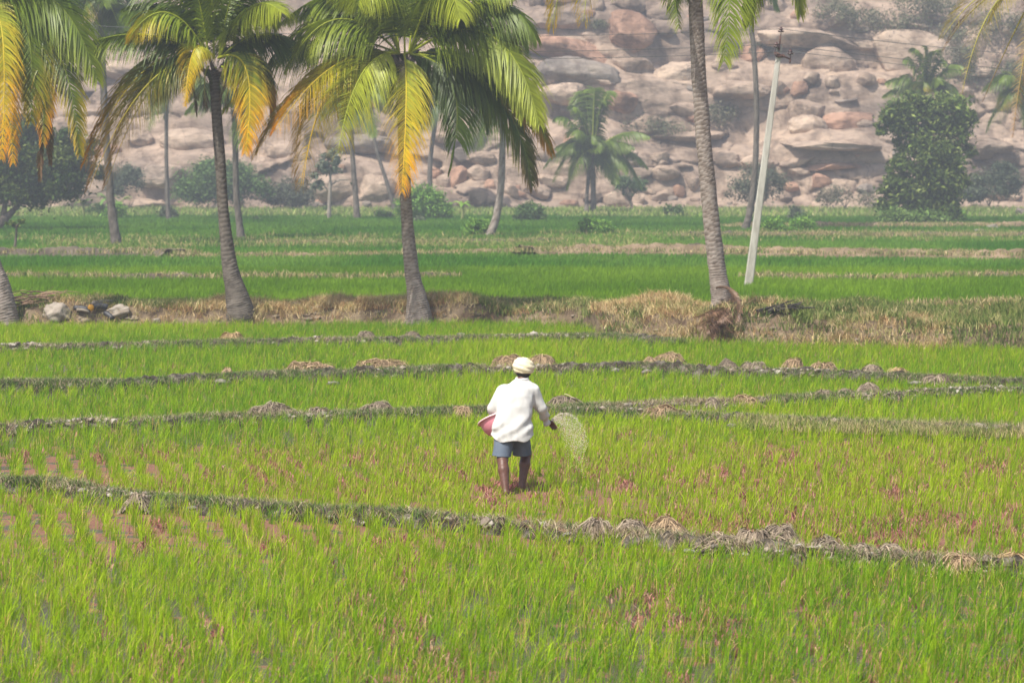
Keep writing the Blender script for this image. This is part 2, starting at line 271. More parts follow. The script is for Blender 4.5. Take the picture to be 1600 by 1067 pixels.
BL = [
(985,52,80,66,'b',22,Rr,'big tilted egg-shaped pinkish boulder resting on ledges left of the tall palm trunk'),
(976,8,66,42,'b',0,K,'rounded boulder cut by the top of the photo just above the big tilted one'),
(933,12,26,38,'b',10,K,'narrow upright rock wedged at the top edge left of the tilted boulder'),
(838,2,28,22,'b',0,K,'small rock at the top edge beside the right fronds of the middle palm'),
(877,2,58,30,'b',0,Rr,'rounded rock at the top edge behind the hanging yellow frond tips'),
(870,30,112,34,'s',3,K,'long flat slab under the hanging yellow frond tips near the top'),
(888,80,150,40,'s',9,Rr,'long thick pinkish slab sloping down right with a dark crack beneath it'),
(1035,20,52,40,'k',0,K,'blocky pale boulder at the top just left of the tall palm trunk'),
(1037,49,48,22,'b',5,K,'squat rock under the blocky boulder left of the tall palm trunk'),
(1075,44,32,36,'b',0,K,'boulder half hidden by the upper part of the tall palm trunk'),
(990,104,70,36,'k',5,K,'square-edged block with a yellowish end right below the big tilted boulder'),
(1055,118,76,50,'k',3,Pp,'large pale square block touching the tall palm trunk on its left'),
(882,149,96,42,'b',4,Pp,'smooth oval boulder low on a grey slab right of the middle palm crown'),
(968,160,60,36,'k',6,Rr,'cracked rusty block directly behind the upright fronds of the short palm'),
(942,128,40,14,'s',12,K,'thin slab fragment lying on the grey rock face above the short palm'),
(1070,172,64,26,'s',4,K,'low slab crossing behind the middle of the tall palm trunk'),
(1040,272,48,28,'k',0,K,'split cube-like rock at the hill foot right of the short palm'),
(1058,259,50,8,'s',2,Pp,'thin flat capstone lying on the split cube-like rock'),
(1030,254,30,14,'b',-10,Pp,'small pale rock beside the thin capstone'),
(1060,297,22,24,'k',0,Rr,'small rusty upright block between rocks left of the tall palm trunk'),
(1083,284,32,30,'k',0,K,'block with a dark hollow beneath it half behind the tall palm trunk'),
(1031,310,48,32,'d',0,K,'arched layered rock at the field edge right of the small bent tree'),
(963,311,46,32,'k',-5,Pp,'pale-topped block with dark face at the field edge right of the short palm trunks'),
(998,314,26,24,'k',0,K,'squarish rock at the field edge just right of the small bent tree trunk'),
(842,300,50,26,'b',14,K,'sloping rock at the hill foot left of the short palm'),
(865,285,60,22,'s',10,K,'slanting slab behind the low left fronds of the short palm'),
(888,319,34,14,'k',0,Rr,'low reddish rock at the field edge left of the short palm trunks'),
(925,306,34,28,'b',0,K,'rock directly behind the trunks of the short palm'),
(1216,13,44,32,'k',0,K,'angular boulder with dark underside above the top of the electric pole'),
(1244,25,20,18,'b',0,Rr,'small round boulder right above the electric pole'),
(1276,24,42,28,'d',0,K,'arch-shaped boulder with a lit hollow face high right of the pole'),
(1308,34,36,22,'b',0,K,'low rock beside the arch-shaped boulder high on the hill'),
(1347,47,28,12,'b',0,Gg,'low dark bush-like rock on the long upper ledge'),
(1176,86,50,32,'b',0,Rr,'round reddish boulder behind the thin far palm trunk'),
(1132,101,44,24,'b',-3,K,'flat-topped boulder with deep shadow between the tall palm trunk and thin far trunk'),
(1262,62,170,34,'s',3,Pp,'very long smooth slab running right from behind the pole top'),
(1290,98,96,60,'d',5,K,'bulging rock mass with dark vertical streaks right of the pole crossarm'),
(1425,88,160,84,'d',8,Pp,'large pale dome with a square stained face above the leafy right tree'),
(1299,130,26,24,'b',0,Pp,'lone round boulder perched on open rock right of the pole'),
(1353,125,32,26,'b',0,K,'lone dark-bellied boulder perched left of the palm behind the leafy tree'),
(1248,140,32,26,'k',0,Rr,'square rusty block just right of the pole at mid height'),
(1163,143,104,32,'k',3,K,'long undercut block crossing behind the thin far palm trunk'),
(1267,122,28,22,'b',0,Pp,'small pale rock under the bulging rock mass'),
(1220,140,28,30,'k',-12,K,'grey leaning block behind the pole at mid height'),
(1262,198,64,40,'b',6,Pp,'smooth pale boulder with flat base sitting on a dark ledge right of the pole'),
(1326,194,92,42,'d',0,Rr,'orange stained rounded rock touching the smooth pale boulder on its right'),
(1300,228,160,16,'s',2,K,'long low ledge beneath the smooth pale boulder'),
(1246,253,60,18,'s',-10,K,'wing-shaped slab jutting out to the left over shadow right of the pole'),
(1300,261,96,12,'s',-2,Rr,'thin curved shelf of rock right of the wing-shaped slab'),
(1183,255,54,28,'b',0,Pp,'rounded pale rock behind the lower part of the pole'),
(1284,284,32,28,'k',0,Rr,'orange upright block near the hill foot left of the leafy right tree'),
(1237,293,28,18,'b',0,Rr,'orange-faced rock low on the hill right of the pole'),
(1224,312,28,22,'b',0,K,'round pinkish boulder at the field edge right of the pole'),
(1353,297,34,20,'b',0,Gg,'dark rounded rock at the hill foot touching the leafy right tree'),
(1135,250,48,28,'b',0,K,'rock just right of the tall palm trunk above the hill foot'),
(1500,76,96,58,'d',4,K,'broad dome behind the drooping frond tips at upper right'),
(1547,112,18,22,'k',0,Pp,'small whitish square rock between drooping fronds at upper right'),
(1505,142,34,20,'b',20,Pp,'pale sloping rock right above the leafy right tree'),
(1536,232,72,36,'b',-6,K,'large smooth sloping rock immediately right of the leafy right tree'),
(1578,222,26,12,'k',8,Pp,'small flat rock at the right edge above a dark gap'),
(1565,248,58,20,'s',0,K,'long rock below the dark gap at the right edge'),
(1530,271,24,16,'b',0,Pp,'pale rock among scrub right of the leafy right tree'),
(1580,309,34,16,'b',-15,Pp,'pale slanting rock at the right edge near the field'),
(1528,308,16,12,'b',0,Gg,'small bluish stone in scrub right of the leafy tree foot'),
(716,281,38,44,'b',-20,Rr,'tall orange-brown boulder with a black shadow side right of the middle palm trunk'),
(694,288,28,34,'b',0,K,'boulder leaning against the tall orange-brown one on its left'),
(750,273,42,32,'b',8,K,'boulder above and right of the black shadow near the middle palm'),
(747,307,34,30,'k',0,K,'cube-like boulder at the bottom of the pile left of the curved far trunk'),
(766,292,20,24,'k',0,Rr,'small wedge rock touching the curved far trunk on its left'),
(769,312,22,18,'b',0,K,'lowest rock of the pile beside the curved far trunk'),
(752,248,50,24,'b',0,K,'flat boulder topping the pile left of the curved far trunk'),
(655,289,24,20,'b',0,Pp,'small pale boulder just right of the middle palm trunk'),
(797,302,28,24,'k',0,K,'angular rock just right of the curved far trunk'),
(814,306,18,16,'b',0,Rr,'small round orange rock right of the curved far trunk'),
(520,297,90,52,'d',0,Pp,'broad smooth pale slab behind the thin grey sapling'),
(588,297,66,50,'d',0,Pp,'smooth pale slab right of the dark far trunk left of the middle palm'),
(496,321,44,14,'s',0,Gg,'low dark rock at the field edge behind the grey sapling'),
(252,275,80,42,'b',0,Pp,'round pale boulder crossed by the thin trunk left of the leaning palm'),
(228,320,76,20,'d',0,K,'low smooth rock at the field edge left of the leaning palm'),
(300,225,110,50,'d',4,Pp,'wide smooth rock slope between two left palm trunks'),
(150,48,120,30,'s',6,K,'dark-edged slab behind the upper left far palm'),
(230,60,90,26,'s',-4,K,'slab just left of the crown of the leaning palm'),
(190,110,100,36,'d',8,Pp,'pale dome under the long horizontal frond at left'),
(180,150,90,34,'d',-16,K,'sloping rock face behind the left fronds of the leaning palm'),
(1070,215,150,22,'s',0,K,'striped low ledge of rock behind the tall palm trunk at mid height'),
(905,118,150,56,'d',8,Gg,'large grey bare rock face darkened by painted-in shade with small white marks below the long thick pinkish slab'),  # grey rock tone with the shade of this face put into the colour
(560,225,110,34,'d',0,Gg,'rock band coloured grey for its shade behind the dark straight far trunk'),  # shade of the band is painted in by the grey material
(440,240,90,40,'d',0,K,'rounded rock between the leaning palm and middle palm behind frond tips'),
(715,215,90,30,'s',0,K,'flat rock layer behind the lower right fronds of the middle palm'),
]
for b in BL: boulder(*b)
hr = np.random.default_rng(5)
for k in range(150):
    px = hr.uniform(-150, 1750); py = 333-abs(hr.normal())*16 if k < 95 else hr.uniform(0, 310)
    w = hr.uniform(7, 20)*(1 if k < 95 else 1.1)
    boulder(px, py, w, w*hr.uniform(.5, .85), hr.choice(['b', 'k']), hr.uniform(-15, 15), [K, Rr, Pp, Gg][hr.integers(4)],
            'small rounded granite stone in the rubble along the foot of the rocky hill' if k < 95 else 'small loose granite stone lying on the rocky hillside',
            'small stones at the hill foot' if k < 95 else 'small stones on the hillside')
for k in range(70):
    px = hr.uniform(-120, 1720); py = hr.uniform(-20, 318); w = hr.uniform(24, 62); kd = hr.choice(['b', 'k', 's', 'd'])
    boulder(px, py, w*(1.5 if kd == 's' else 1), w*hr.uniform(.28, .4) if kd == 's' else w*hr.uniform(.45, .75), kd, hr.uniform(-8, 12), [K, K, Rr, Pp, Gg][hr.integers(5)], 'medium weathered granite boulder lying on the open rocky hillside', 'medium boulders on the hillside')
# ------------------------------------------------------------------ blades of grass and rice as one mesh per stand
def blades(name, root, h, wd, yaw, lean, bend, col, m, seg=2, tipcol=None, label=None, cat=None):
    n = len(root); ts = np.linspace(0, 1, seg+1); dirv = np.stack([np.cos(lean), np.sin(lean)], -1)
    wv = np.stack([np.cos(yaw), np.sin(yaw)], -1); V = np.zeros((n, 2*seg+1, 3), np.float32); C = np.zeros((n, 2*seg+1, 3), np.float32)
    tipcol = col*1.1 if tipcol is None else tipcol
    for k, t in enumerate(ts):
        off = dirv*(bend*h*(.25*t+.75*t*t))[:, None]; z = h*(t-.28*bend*t*t*t)
        w_ = wd*(1-.35*t)*.5
        cc = col*(1-t)+tipcol*t
        if k < seg:
            for s, q in ((-1, 0), (1, 1)):
                V[:, 2*k+q, :2] = root[:, :2]+off+s*wv*w_[:, None]; V[:, 2*k+q, 2] = root[:, 2]+z; C[:, 2*k+q] = cc
        else:
            V[:, 2*k, :2] = root[:, :2]+off; V[:, 2*k, 2] = root[:, 2]+z; C[:, 2*k] = cc
    b = np.arange(n)[:, None]*(2*seg+1)
    Q = np.concatenate([b+np.array([[2*k, 2*k+1, 2*k+3, 2*k+2]]) for k in range(seg-1)]); T = b+np.array([[2*seg-2, 2*seg-1, 2*seg]])
    o = mesh(name, V.reshape(-1, 3), [Q, T] if seg > 1 else [T], m, col=C.reshape(-1, 3))
    return tag(o, label, cat, kind='stuff')
def pline(pts, z=0.): return np.array([G(x, y, z) for x, y in pts])
def dist_line(P, L):
    d = np.full(len(P), 1e9)
    for a, b in zip(L[:-1, :2], L[1:, :2]):
        ab = b-a; t = np.clip(((P[:, :2]-a) @ ab)/(ab @ ab), 0, 1); d = np.minimum(d, np.linalg.norm(P[:, :2]-a-t[:, None]*ab, axis=1))
    return d
# bunds: traced crest lines, (points, half width m, height m)
BA = [(-420,735),(-150,752),(0,768),(90,770),(200,790),(350,803),(500,814),(640,822),(780,833),(900,846),(1000,853),(1100,863),(1200,874),(1300,882),(1400,890),(1500,897),(1600,900),(1900,905),(2200,905)]
BB = [(-380,690),(-150,686),(0,680),(150,673),(300,668),(400,664),(500,663),(600,660),(700,656),(800,654),(900,656),(1000,658),(1100,664),(1250,672),(1400,680),(1500,684),(1600,688),(1900,694),(2100,696)]
BB2 = [(890,652),(960,647),(1060,642),(1110,642),(1200,637),(1300,632),(1400,628),(1500,624),(1600,622),(1900,612),(2050,610)]
BC = [(-330,616),(0,612),(100,612),(200,611),(330,603),(450,597),(600,594),(700,588),(850,587),(1000,584),(1100,590),(1250,595),(1400,601),(1500,607),(1600,610),(1950,616)]
BD = [(-300,556),(0,554),(150,551),(350,546),(500,542),(620,542),(800,537),(960,536),(1060,545)]
BUNDS = [(BA,.21,.15),(BB,.28,.17),(BB2,.28,.17),(BC,.30,.19),(BD,.32,.19)]
def bund(name, pts, hw, h, m, seed=0, rag=.5, step=.05):
    L = pline(pts); n = max(30, int(np.linalg.norm(np.diff(L, axis=0), axis=1).sum()/step)); P = spline(L, n)
    T = np.gradient(P, axis=0); T /= np.linalg.norm(T, axis=1)[:, None]; Nn = np.stack([-T[:, 1], T[:, 0], np.zeros(n)], -1)
    K_ = 18; s = np.linspace(-1, 1, K_)
    prof = np.clip(1-np.abs(s)**2.6, 0, 1)
    wv = hw*(1+.3*vn(xyz(P[:, 0]*.9, P[:, 1]*.9, seed)))
    V = P[:, None]+Nn[:, None]*(s[None, :, None]*wv[:, None, None])
    q = xyz(V[..., 0], V[..., 1], seed)
    hh = h*(1+rag*.8*vn(q*.7)+rag*.5*fbm(q*4, 3))
    V[..., 2] = prof[None]*hh-.03+prof[None]*(.05*fbm(q*9, 3) if h < .4 else .035*fbm(q*13, 2))
    V[..., :2] += (.03*fbm(xyz(V[..., 0]*5, V[..., 1]*5, V[..., 2]*5+seed), 2))[..., None]
    tag(mesh(name, V.reshape(-1, 3), [grid(n, K_)], m), kind='structure'); return P, wv, h
BP = [bund('field_bund', p, a, b, M_soil, 3+i*7) for i, (p, a, b) in enumerate(BUNDS)]
# the earth bank with the palms
FOOT = [(-700,512),(0,513),(300,513),(600,511),(880,513),(960,533),(1100,541),(1300,546),(1600,553),(1900,560),(2300,562)]
FL = spline(pline(FOOT), 400)
def foot_y(X): return np.interp(X, FL[:, 0], FL[:, 1])
def bank_h(X): return .46+.24/(1+np.exp(-(np.asarray(X)-2.0)*2.2))+.10*vn(xyz(np.asarray(X)*.5, 1, 2))
def bank_z(X, Y):
    X = np.asarray(X, float); Y = np.asarray(Y, float); t = Y-foot_y(X); Hh = bank_h(X)
    up = np.clip(t/.75, 0, 1); up = up*up*(3-2*up); back = 3.9+1.6/(1+np.exp(-(X-2)*2)); dn = np.clip((back-t)/1.8, 0, 1); dn = dn*dn*(3-2*dn)
    return Hh*up*dn*(1+.30*vn(xyz(X*.9, Y*.9, 5))+.12*vn(xyz(X*2.6, Y*2.6, 8)))+.05*fbm(xyz(X*2, Y*2, 3), 3)*np.minimum(up, dn)-.03*(1-np.minimum(up, dn))
bx = np.arange(-19, 20, .09); bt = np.arange(-.2, 7, .1); XX, TT = np.meshgrid(bx, bt, indexing='ij'); YY = foot_y(XX)+TT
tag(mesh('earth_bank', xyz(XX, YY, bank_z(XX, YY)).reshape(-1, 3), [grid(len(bx), len(bt))[:, ::-1]], M_bank), kind='structure')
# far bunds
M_tan = mat('tan_soil', (.12,.09,.05), .95, .1, (.32,.23,.15), .7, .05, 6)
M_dark = mat('dark_soil', (.07,.055,.04), .95, .1, (.17,.14,.10), 1.2, .05, 6)
FB = [
('field_bund', [(-250,436),(0,437),(150,439),(300,440),(420,438),(560,440),(700,437)], .5, .16, M_dark, .9),
('field_bund', [(1180,438),(1260,440),(1400,441),(1500,437),(1620,436),(1900,434)], .5, .16, M_dark, .9),
('field_bund', [(1430,487),(1520,486),(1620,482),(1900,478)], .4, .22, M_dark, .6),
('field_bund', [(-300,405),(0,404),(130,404),(230,403),(275,406)], .9, .42, M_dark, .3),
('field_bund', [(265,406),(400,405),(520,404),(650,401),(760,399),(860,399)], .8, .18, M_tan, .7),
('field_bund', [(820,402),(930,400),(1100,402),(1250,404),(1400,406),(1600,408),(1900,410)], 1.3, .42, M_tan, .5),
('field_bund', [(1000,400),(1050,400),(1120,401)], .9, .55, M_dark, .3),
('field_bund', [(420,384),(600,385),(760,383),(880,381)], .9, .2, M_dark, .6),
('field_bund', [(1080,374),(1250,372),(1400,374),(1600,373),(1900,372)], 1.2, .3, M_dark, .6),
('field_bund', [(1150,359),(1300,358),(1440,358),(1600,358),(1900,356)], 1.2, .35, M_tan, .6),
]
for i, (nm, p, hw, h, m, rg) in enumerate(FB):
    q = bund(nm, p, hw, h, m, 50+i, rg, .2)
    BP.append(q)
# ------------------------------------------------------------------ rice
LINES = [pline(p) for p, _, _ in BUNDS]
def colr(n, base, var=.18, r=RNG):
    c = np.asarray(base)[None]*(1+var*r.normal(size=(n, 1)))*(1+.08*r.normal(size=(n, 3))); return np.clip(c, .005, .9)
def clumps(y0, y1, pitch, marg=1.25, jit=.33, gx=1.45):
    ys = np.arange(y0, y1, pitch*.72); out = []
    for k, y in enumerate(ys):
        hw = .18*y*marg+.8; x = np.arange(-hw, hw, pitch*gx)
        out.append(np.stack([x, np.full(len(x), y)], -1))
    P = np.concatenate(out); P[:, 0] -= (P[:, 1]-33)*.06   # rows run almost straight away from the camera
    P[:, 0] += .10*np.sin(P[:, 1]*1.1+P[:, 0]*.2)
    return P+RNG.normal(size=P.shape)*pitch*np.array((jit*.62, jit))
oMx = G(795, 774)[0]
def rice(name, y0, y1, pitch, nb, seg, hmean, wmul, cg, cy, label, lines=LINES, clear=.24, thin=.12, dry=.12, spread=.035, gx=1.45):
    P = clumps(y0, y1, pitch, gx=gx); d = np.full(len(P), 9.)
    for L in lines: d = np.minimum(d, dist_line(P, L))
    q = xyz(P[:, 0]*.8, P[:, 1]*.5, 1); dens = fbm(q, 3)
    keep = (d > clear) & (RNG.random(len(P)) > thin+.35*np.clip(dens-.1, 0, 1)) & (P[:, 1] < foot_y(P[:, 0])+.05) & ~((np.abs(P[:, 0]-G(795,774)[0]) < .30) & (P[:, 1] > 31.9) & (P[:, 1] < 33.5) & (RNG.random(len(P)) < .1))
    P = P[keep]; dens = dens[keep]; hc = hmean*(1+.16*RNG.normal(size=len(P)))*(1+.13*vn(xyz(P[:, 0]*.35, P[:, 1]*.35, 7)))
    px_ = P[:, 0]-oMx; hc = np.where((np.abs(px_) < .4) & (P[:, 1] > 30.9) & (P[:, 1] < 33.3), hc*.5, hc)
    n = len(P); idx = np.repeat(np.arange(n), nb); m = len(idx)
    root = np.zeros((m, 3)); root[:, :2] = P[idx]+RNG.normal(size=(m, 2))*spread; root[:, 2] = -.01
    h = hc[idx]*RNG.uniform(.55, 1.12, m); lean = np.where(RNG.random(m) < .6, RNG.normal(0, .8, m), RNG.uniform(0, 6.28, m))
    bend = np.abs(RNG.normal(.28, .28, m)); yaw = RNG.normal(0, .7, m)
    mixv = np.clip(.5+.5*vn(xyz(P[:, 0]*.25, P[:, 1]*.12, 3))+.35*RNG.normal(size=n), 0, 1)[idx][:, None]
    c = np.asarray(cg)*(1-mixv)+np.asarray(cy)*mixv; c = np.clip(c*(1+.2*RNG.normal(size=(m, 1))), .01, .8)
    dr = RNG.random(m) < dry; c[dr] = colr(dr.sum(), (.46,.38,.12)); h[dr] *= .85
    tip = c*np.array((1.35, 1.15, 1.2)); tip = np.clip(tip, 0, .85)
    blades(name, root, h, wmul*RNG.uniform(.7, 1.3, m), yaw, lean, bend, c, M_rice, seg, tip, label, 'rice')
CG, CY = (.13,.30,.004), (.30,.47,.012)
rice('rice_seedlings', 17.5, 27.4, .150, 16, 3, .245, .0062, CG, CY, 'bright yellow-green rice seedlings in the nearest paddy', thin=.2, dry=.17)
rice('rice_seedlings', 27.4, 40.5, .158, 15, 3, .24, .0066, CG, CY, 'bright green rice around the sower with reddish gaps between the tufts', thin=.18, dry=.13, gx=1.9)
rice('rice_seedlings', 40.5, 68, .17, 13, 2, .24, .0088, CG, CY, 'yellow-green rice in the narrow paddies between the middle bunds', thin=.06)
# far paddies: deeper green, taller
def far_rice(y0, y1, dens, h, wd, c1, c2, label, marg=1.2, name='rice_field', sel=None):
    area = (.36*marg)*(y1*y1-y0*y0)/2; n = int(area*dens); y = np.sqrt(RNG.uniform(y0*y0, y1*y1, n)); x = RNG.uniform(-1, 1, n)*.18*marg*y
    k = (y > foot_y(x)+4.2)
    for (pp, w_, _), (pts) in zip(BP[len(BUNDS):], FB):
        k &= dist_line(np.stack([x, y], -1), pp[::12]) > np.mean(w_)*.8
    if sel is not None: k &= sel(x, y)
    x = x[k]; y = y[k]; n = len(x); root = xyz(x, y, np.zeros(n))
    mv = np.clip(.5+.9*fbm(xyz(x*.22, y*.09, 2), 4)+.2*RNG.normal(size=n), 0, 1)[:, None]
    c = np.asarray(c1)*(1-mv)+np.asarray(c2)*mv; c *= (1+.2*RNG.normal(size=(n, 1)))
    blades(name, root, h*RNG.uniform(.6, 1.15, n), wd*RNG.uniform(.7, 1.3, n), RNG.normal(0, .5, n), RNG.normal(0, 1.2, n), np.abs(RNG.normal(.2, .2, n)), np.clip(c, .005, .8), M_rice, 2, None, label, 'rice')
D1, D2 = (.115,.235,.006), (.21,.35,.014)
far_rice(66, 104, 150, .24, .016, D1, D2, 'deep green dense rice just beyond the bank of palms')
far_rice(104, 150, 62, .26, .03, (.07,.20,.012), (.16,.30,.03), 'green rice paddies in the middle distance')
far_rice(150, 218, 28, .30, .055, (.06,.17,.01), (.12,.25,.02), 'darker green rice paddies toward the rocky hill')
def scat(n, px0, px1, py0, py1, zf=None):
    P = np.array([G(RNG.uniform(px0, px1), RNG.uniform(py0, py1)) for _ in range(n)]); return P
def tufts(name, C, nb, h, wd, spread, cols, label, bend=.45, m=M_grass, seg=2, cat='grass'):
    idx = np.repeat(np.arange(len(C)), nb); k = len(idx); root = C[idx].astype(float).copy(); root[:, :2] += RNG.normal(size=(k, 2))*spread
    cc = np.array(cols)[RNG.integers(0, len(cols), len(C))][idx]*(1+.2*RNG.normal(size=(k, 1)))
    hs = (h*RNG.uniform(.6, 1.3, len(C)))[idx]*RNG.uniform(.5, 1.1, k)
    blades(name, root, hs, wd*RNG.uniform(.6, 1.4, k), RNG.normal(0, .9, k), RNG.uniform(0, 6.28, k), np.abs(RNG.normal(bend, .3, k)), np.clip(cc, .01, .85), m, seg, None, label, cat)
# pale rough grass along the foot of the hill and ragged strips in the distance
n = 26000; y = RNG.uniform(205, 243, n); x = RNG.uniform(-1, 1, n)*.22*y
k = (fbm(xyz(x*.08, y*.15, 1), 3) > -.25) | (y > 222)
tufts('wild_grass', xyz(x[k], y[k], 0*x[k]), 3, .55, .09, .2, [(.20,.30,.05),(.30,.36,.09),(.14,.25,.04),(.40,.38,.16)], 'pale rough grass growing along the foot of the rocky hill')
C = np.concatenate([scat(1500, 60, 1000, 379, 391), scat(900, -50, 1700, 371, 381), scat(800, 850, 1650, 366, 372)])
tufts('wild_grass', C, 9, .38, .05, .3, [(.28,.30,.09),(.18,.26,.05),(.42,.33,.15),(.12,.22,.03)], 'mixed green and tan grass on the strips between the far paddies')
C = []
for (P_, w_, h_), fb in zip(BP[len(BUNDS):], FB):
    kk = int(len(P_)*(10 if fb[2] > 1.1 else 5)); i = RNG.integers(0, len(P_), kk); c = P_[i].copy(); c[:, :2] += RNG.normal(size=(kk, 2))*np.mean(w_)*.5
    c[:, 2] = fb[3]*.55; C.append(c)
tufts('wild_grass', np.concatenate(C), 10, .26, .03, .16, [(.45,.34,.17),(.34,.28,.12),(.20,.24,.06),(.5,.40,.22),(.13,.2,.04)], 'dry tufts on the low bunds between the far paddies')
# green and dry grass on the near bunds
C = []; Cd = []
for i, (P_, w_, h_) in enumerate(BP[:len(BUNDS)]):
    kk = int(len(P_)*8.5); j = RNG.integers(0, len(P_), kk); c = P_[j].copy(); g = fbm(xyz(c[:, 0]*.5, c[:, 1]*.5, i*9.), 2)
    s = RNG.uniform(-.95, .95, kk); T = np.gradient(P_, axis=0)[j]; T /= np.linalg.norm(T, axis=1)[:, None]
    c[:, 0] += -T[:, 1]*s*np.mean(w_); c[:, 1] += T[:, 0]*s*np.mean(w_); c[:, 2] = h_*(1-np.abs(s)**2.6)*.85
    C.append(c[g > -.15+.35*RNG.normal(size=kk)]); Cd.append(c[::3][RNG.random(len(c[::3])) < .8])
tufts('bund_grass', np.concatenate(C), 10, .10, .008, .05, [(.08,.16,.03),(.12,.21,.04),(.19,.24,.08),(.06,.12,.025),(.26,.25,.14)], 'short dark green weeds creeping over the near bunds', bend=.7)
tufts('bund_grass', np.concatenate(Cd), 12, .12, .006, .07, [(.36,.28,.17),(.26,.2,.12),(.48,.4,.27)], 'dry brown grass lying on the near bunds', bend=1.1)
C = []; Sz = []
for i, (P_, w_, h_) in enumerate(BP[:len(BUNDS)]):
    kk = int(len(P_)*2.4); j = RNG.integers(0, len(P_), kk); c = P_[j].copy(); sgm = RNG.uniform(-.9, .9, kk); T = np.gradient(P_, axis=0)[j]; T /= np.linalg.norm(T, axis=1)[:, None]
    c[:, 0] += -T[:, 1]*sgm*np.mean(w_); c[:, 1] += T[:, 0]*sgm*np.mean(w_); c[:, 2] = h_*(1-np.abs(sgm)**2.6)*(.9+.3*vn(xyz(c[:, 0]*.7, c[:, 1]*.7, i)))
    k = fbm(xyz(c[:, 0]*.6, c[:, 1]*.6, i*5.+40), 2)+.3*RNG.normal(size=kk) > .0; C.append(c[k])
C = np.concatenate(C); n = len(C); v, f = ICO[1]; v = v*(1+.0*v); sz = RNG.uniform(.010, .042, n)*np.where(RNG.random(n) < .06, 1.8, 1); A = RNG.normal(size=(n, 12, 1) if len(v) == 12 else (n, len(v), 1))*.28+1
V = (C[:, None]+v[None]*A*sz[:, None, None]*np.array((1.3, 1.2, .8))).reshape(-1, 3); cc = np.array([(.22,.18,.14),(.30,.25,.19),(.14,.11,.085),(.40,.36,.30)])[RNG.integers(0, 4, n)]
tag(mesh('mud_crumbs', V, [(np.arange(n)[:, None, None]*len(v)+f[None]).reshape(-1, 3)], M_straw, col=np.repeat(cc, len(v), 0), smooth=False), 'crumbled grey-brown mud on top of the near bunds', 'soil', kind='stuff')
def fern(y0, y1, n, lo, hi, sk):
    y = np.sqrt(RNG.uniform(y0*y0, y1*y1, n)); x = RNG.uniform(-1, 1, n)*.22*y; q = fbm(xyz(x*3.2+y*.2, y*.6, 33), 3)+.02*sk*x*(sk == 2)
    by = np.interp(x, LINES[0][:, 0], LINES[0][:, 1]); k = (q > lo) & ((y > by) if sk == 2 else (y < by) if sk == 1 else True)
    for L in LINES: k &= dist_line(np.stack([x, y], -1), L) > .22
    return xyz(x[k], y[k], 0*x[k]+.0)
C = np.concatenate([fern(27, 37.5, 34000, .16, 1, 2), fern(37.5, 41, 4000, .45, 1, 0), fern(19, 33.5, 18000, .50, 1, 1), fern(42, 60, 6000, .60, 1, -1)])
tufts('water_fern', C, 5, .085, .016, .05, [(.36,.145,.125),(.44,.21,.17),(.28,.11,.10),(.42,.26,.18)], 'low reddish pink water weed growing between the rice tufts', bend=.6, cat='water weed')
# bund B at right is thick with tan grass
C = np.array([G(px, np.interp(px, [1150,1300,1400,1600,1900], [663,668,672,676,684])+RNG.uniform(-8, 8), .1) for px in RNG.uniform(1150, 1900, 1500)])
tufts('bund_grass', C, 12, .15, .008, .07, [(.40,.33,.15),(.22,.25,.07),(.14,.2,.04),(.5,.42,.22)], 'thick tan and green grass on the right part of the bund behind the sower')
# bank vegetation
n = 21000; x = RNG.uniform(-17, 18, n); t = RNG.uniform(-.1, 5.6, n)**1.0; y = foot_y(x)+t; g = fbm(xyz(x*.35, y*.5, 2), 3); g2 = vn(xyz(x*.2, 3, 1))
left = (x < -9.2) | ((y-foot_y(x) < .5) & (x < 2))
k = (g > -3) & ~(left & (RNG.random(n) < .65)); x, y, g, g2 = x[k], y[k], g[k], g2[k]; z = bank_z(x, y)
dryk = (g+.25*RNG.normal(size=len(x)) > -.16+.22*g2-np.where((x > 3) & (x < 9), .3, 0)+np.where((x > 9) & (x < 13), .2, 0))
tufts('dry_grass', xyz(x, y, z)[dryk], 16, .24, .012, .10, [(.58,.44,.22),(.46,.33,.15),(.62,.50,.28),(.40,.24,.12),(.36,.33,.12)], 'tan dry grass covering the bank under the palms', bend=.75)
tufts('green_weeds', xyz(x, y, z)[~dryk], 14, .22, .016, .10, [(.13,.19,.04),(.20,.25,.06),(.09,.14,.03),(.34,.32,.13)], 'dark green weeds mixed into the dry grass on the bank')
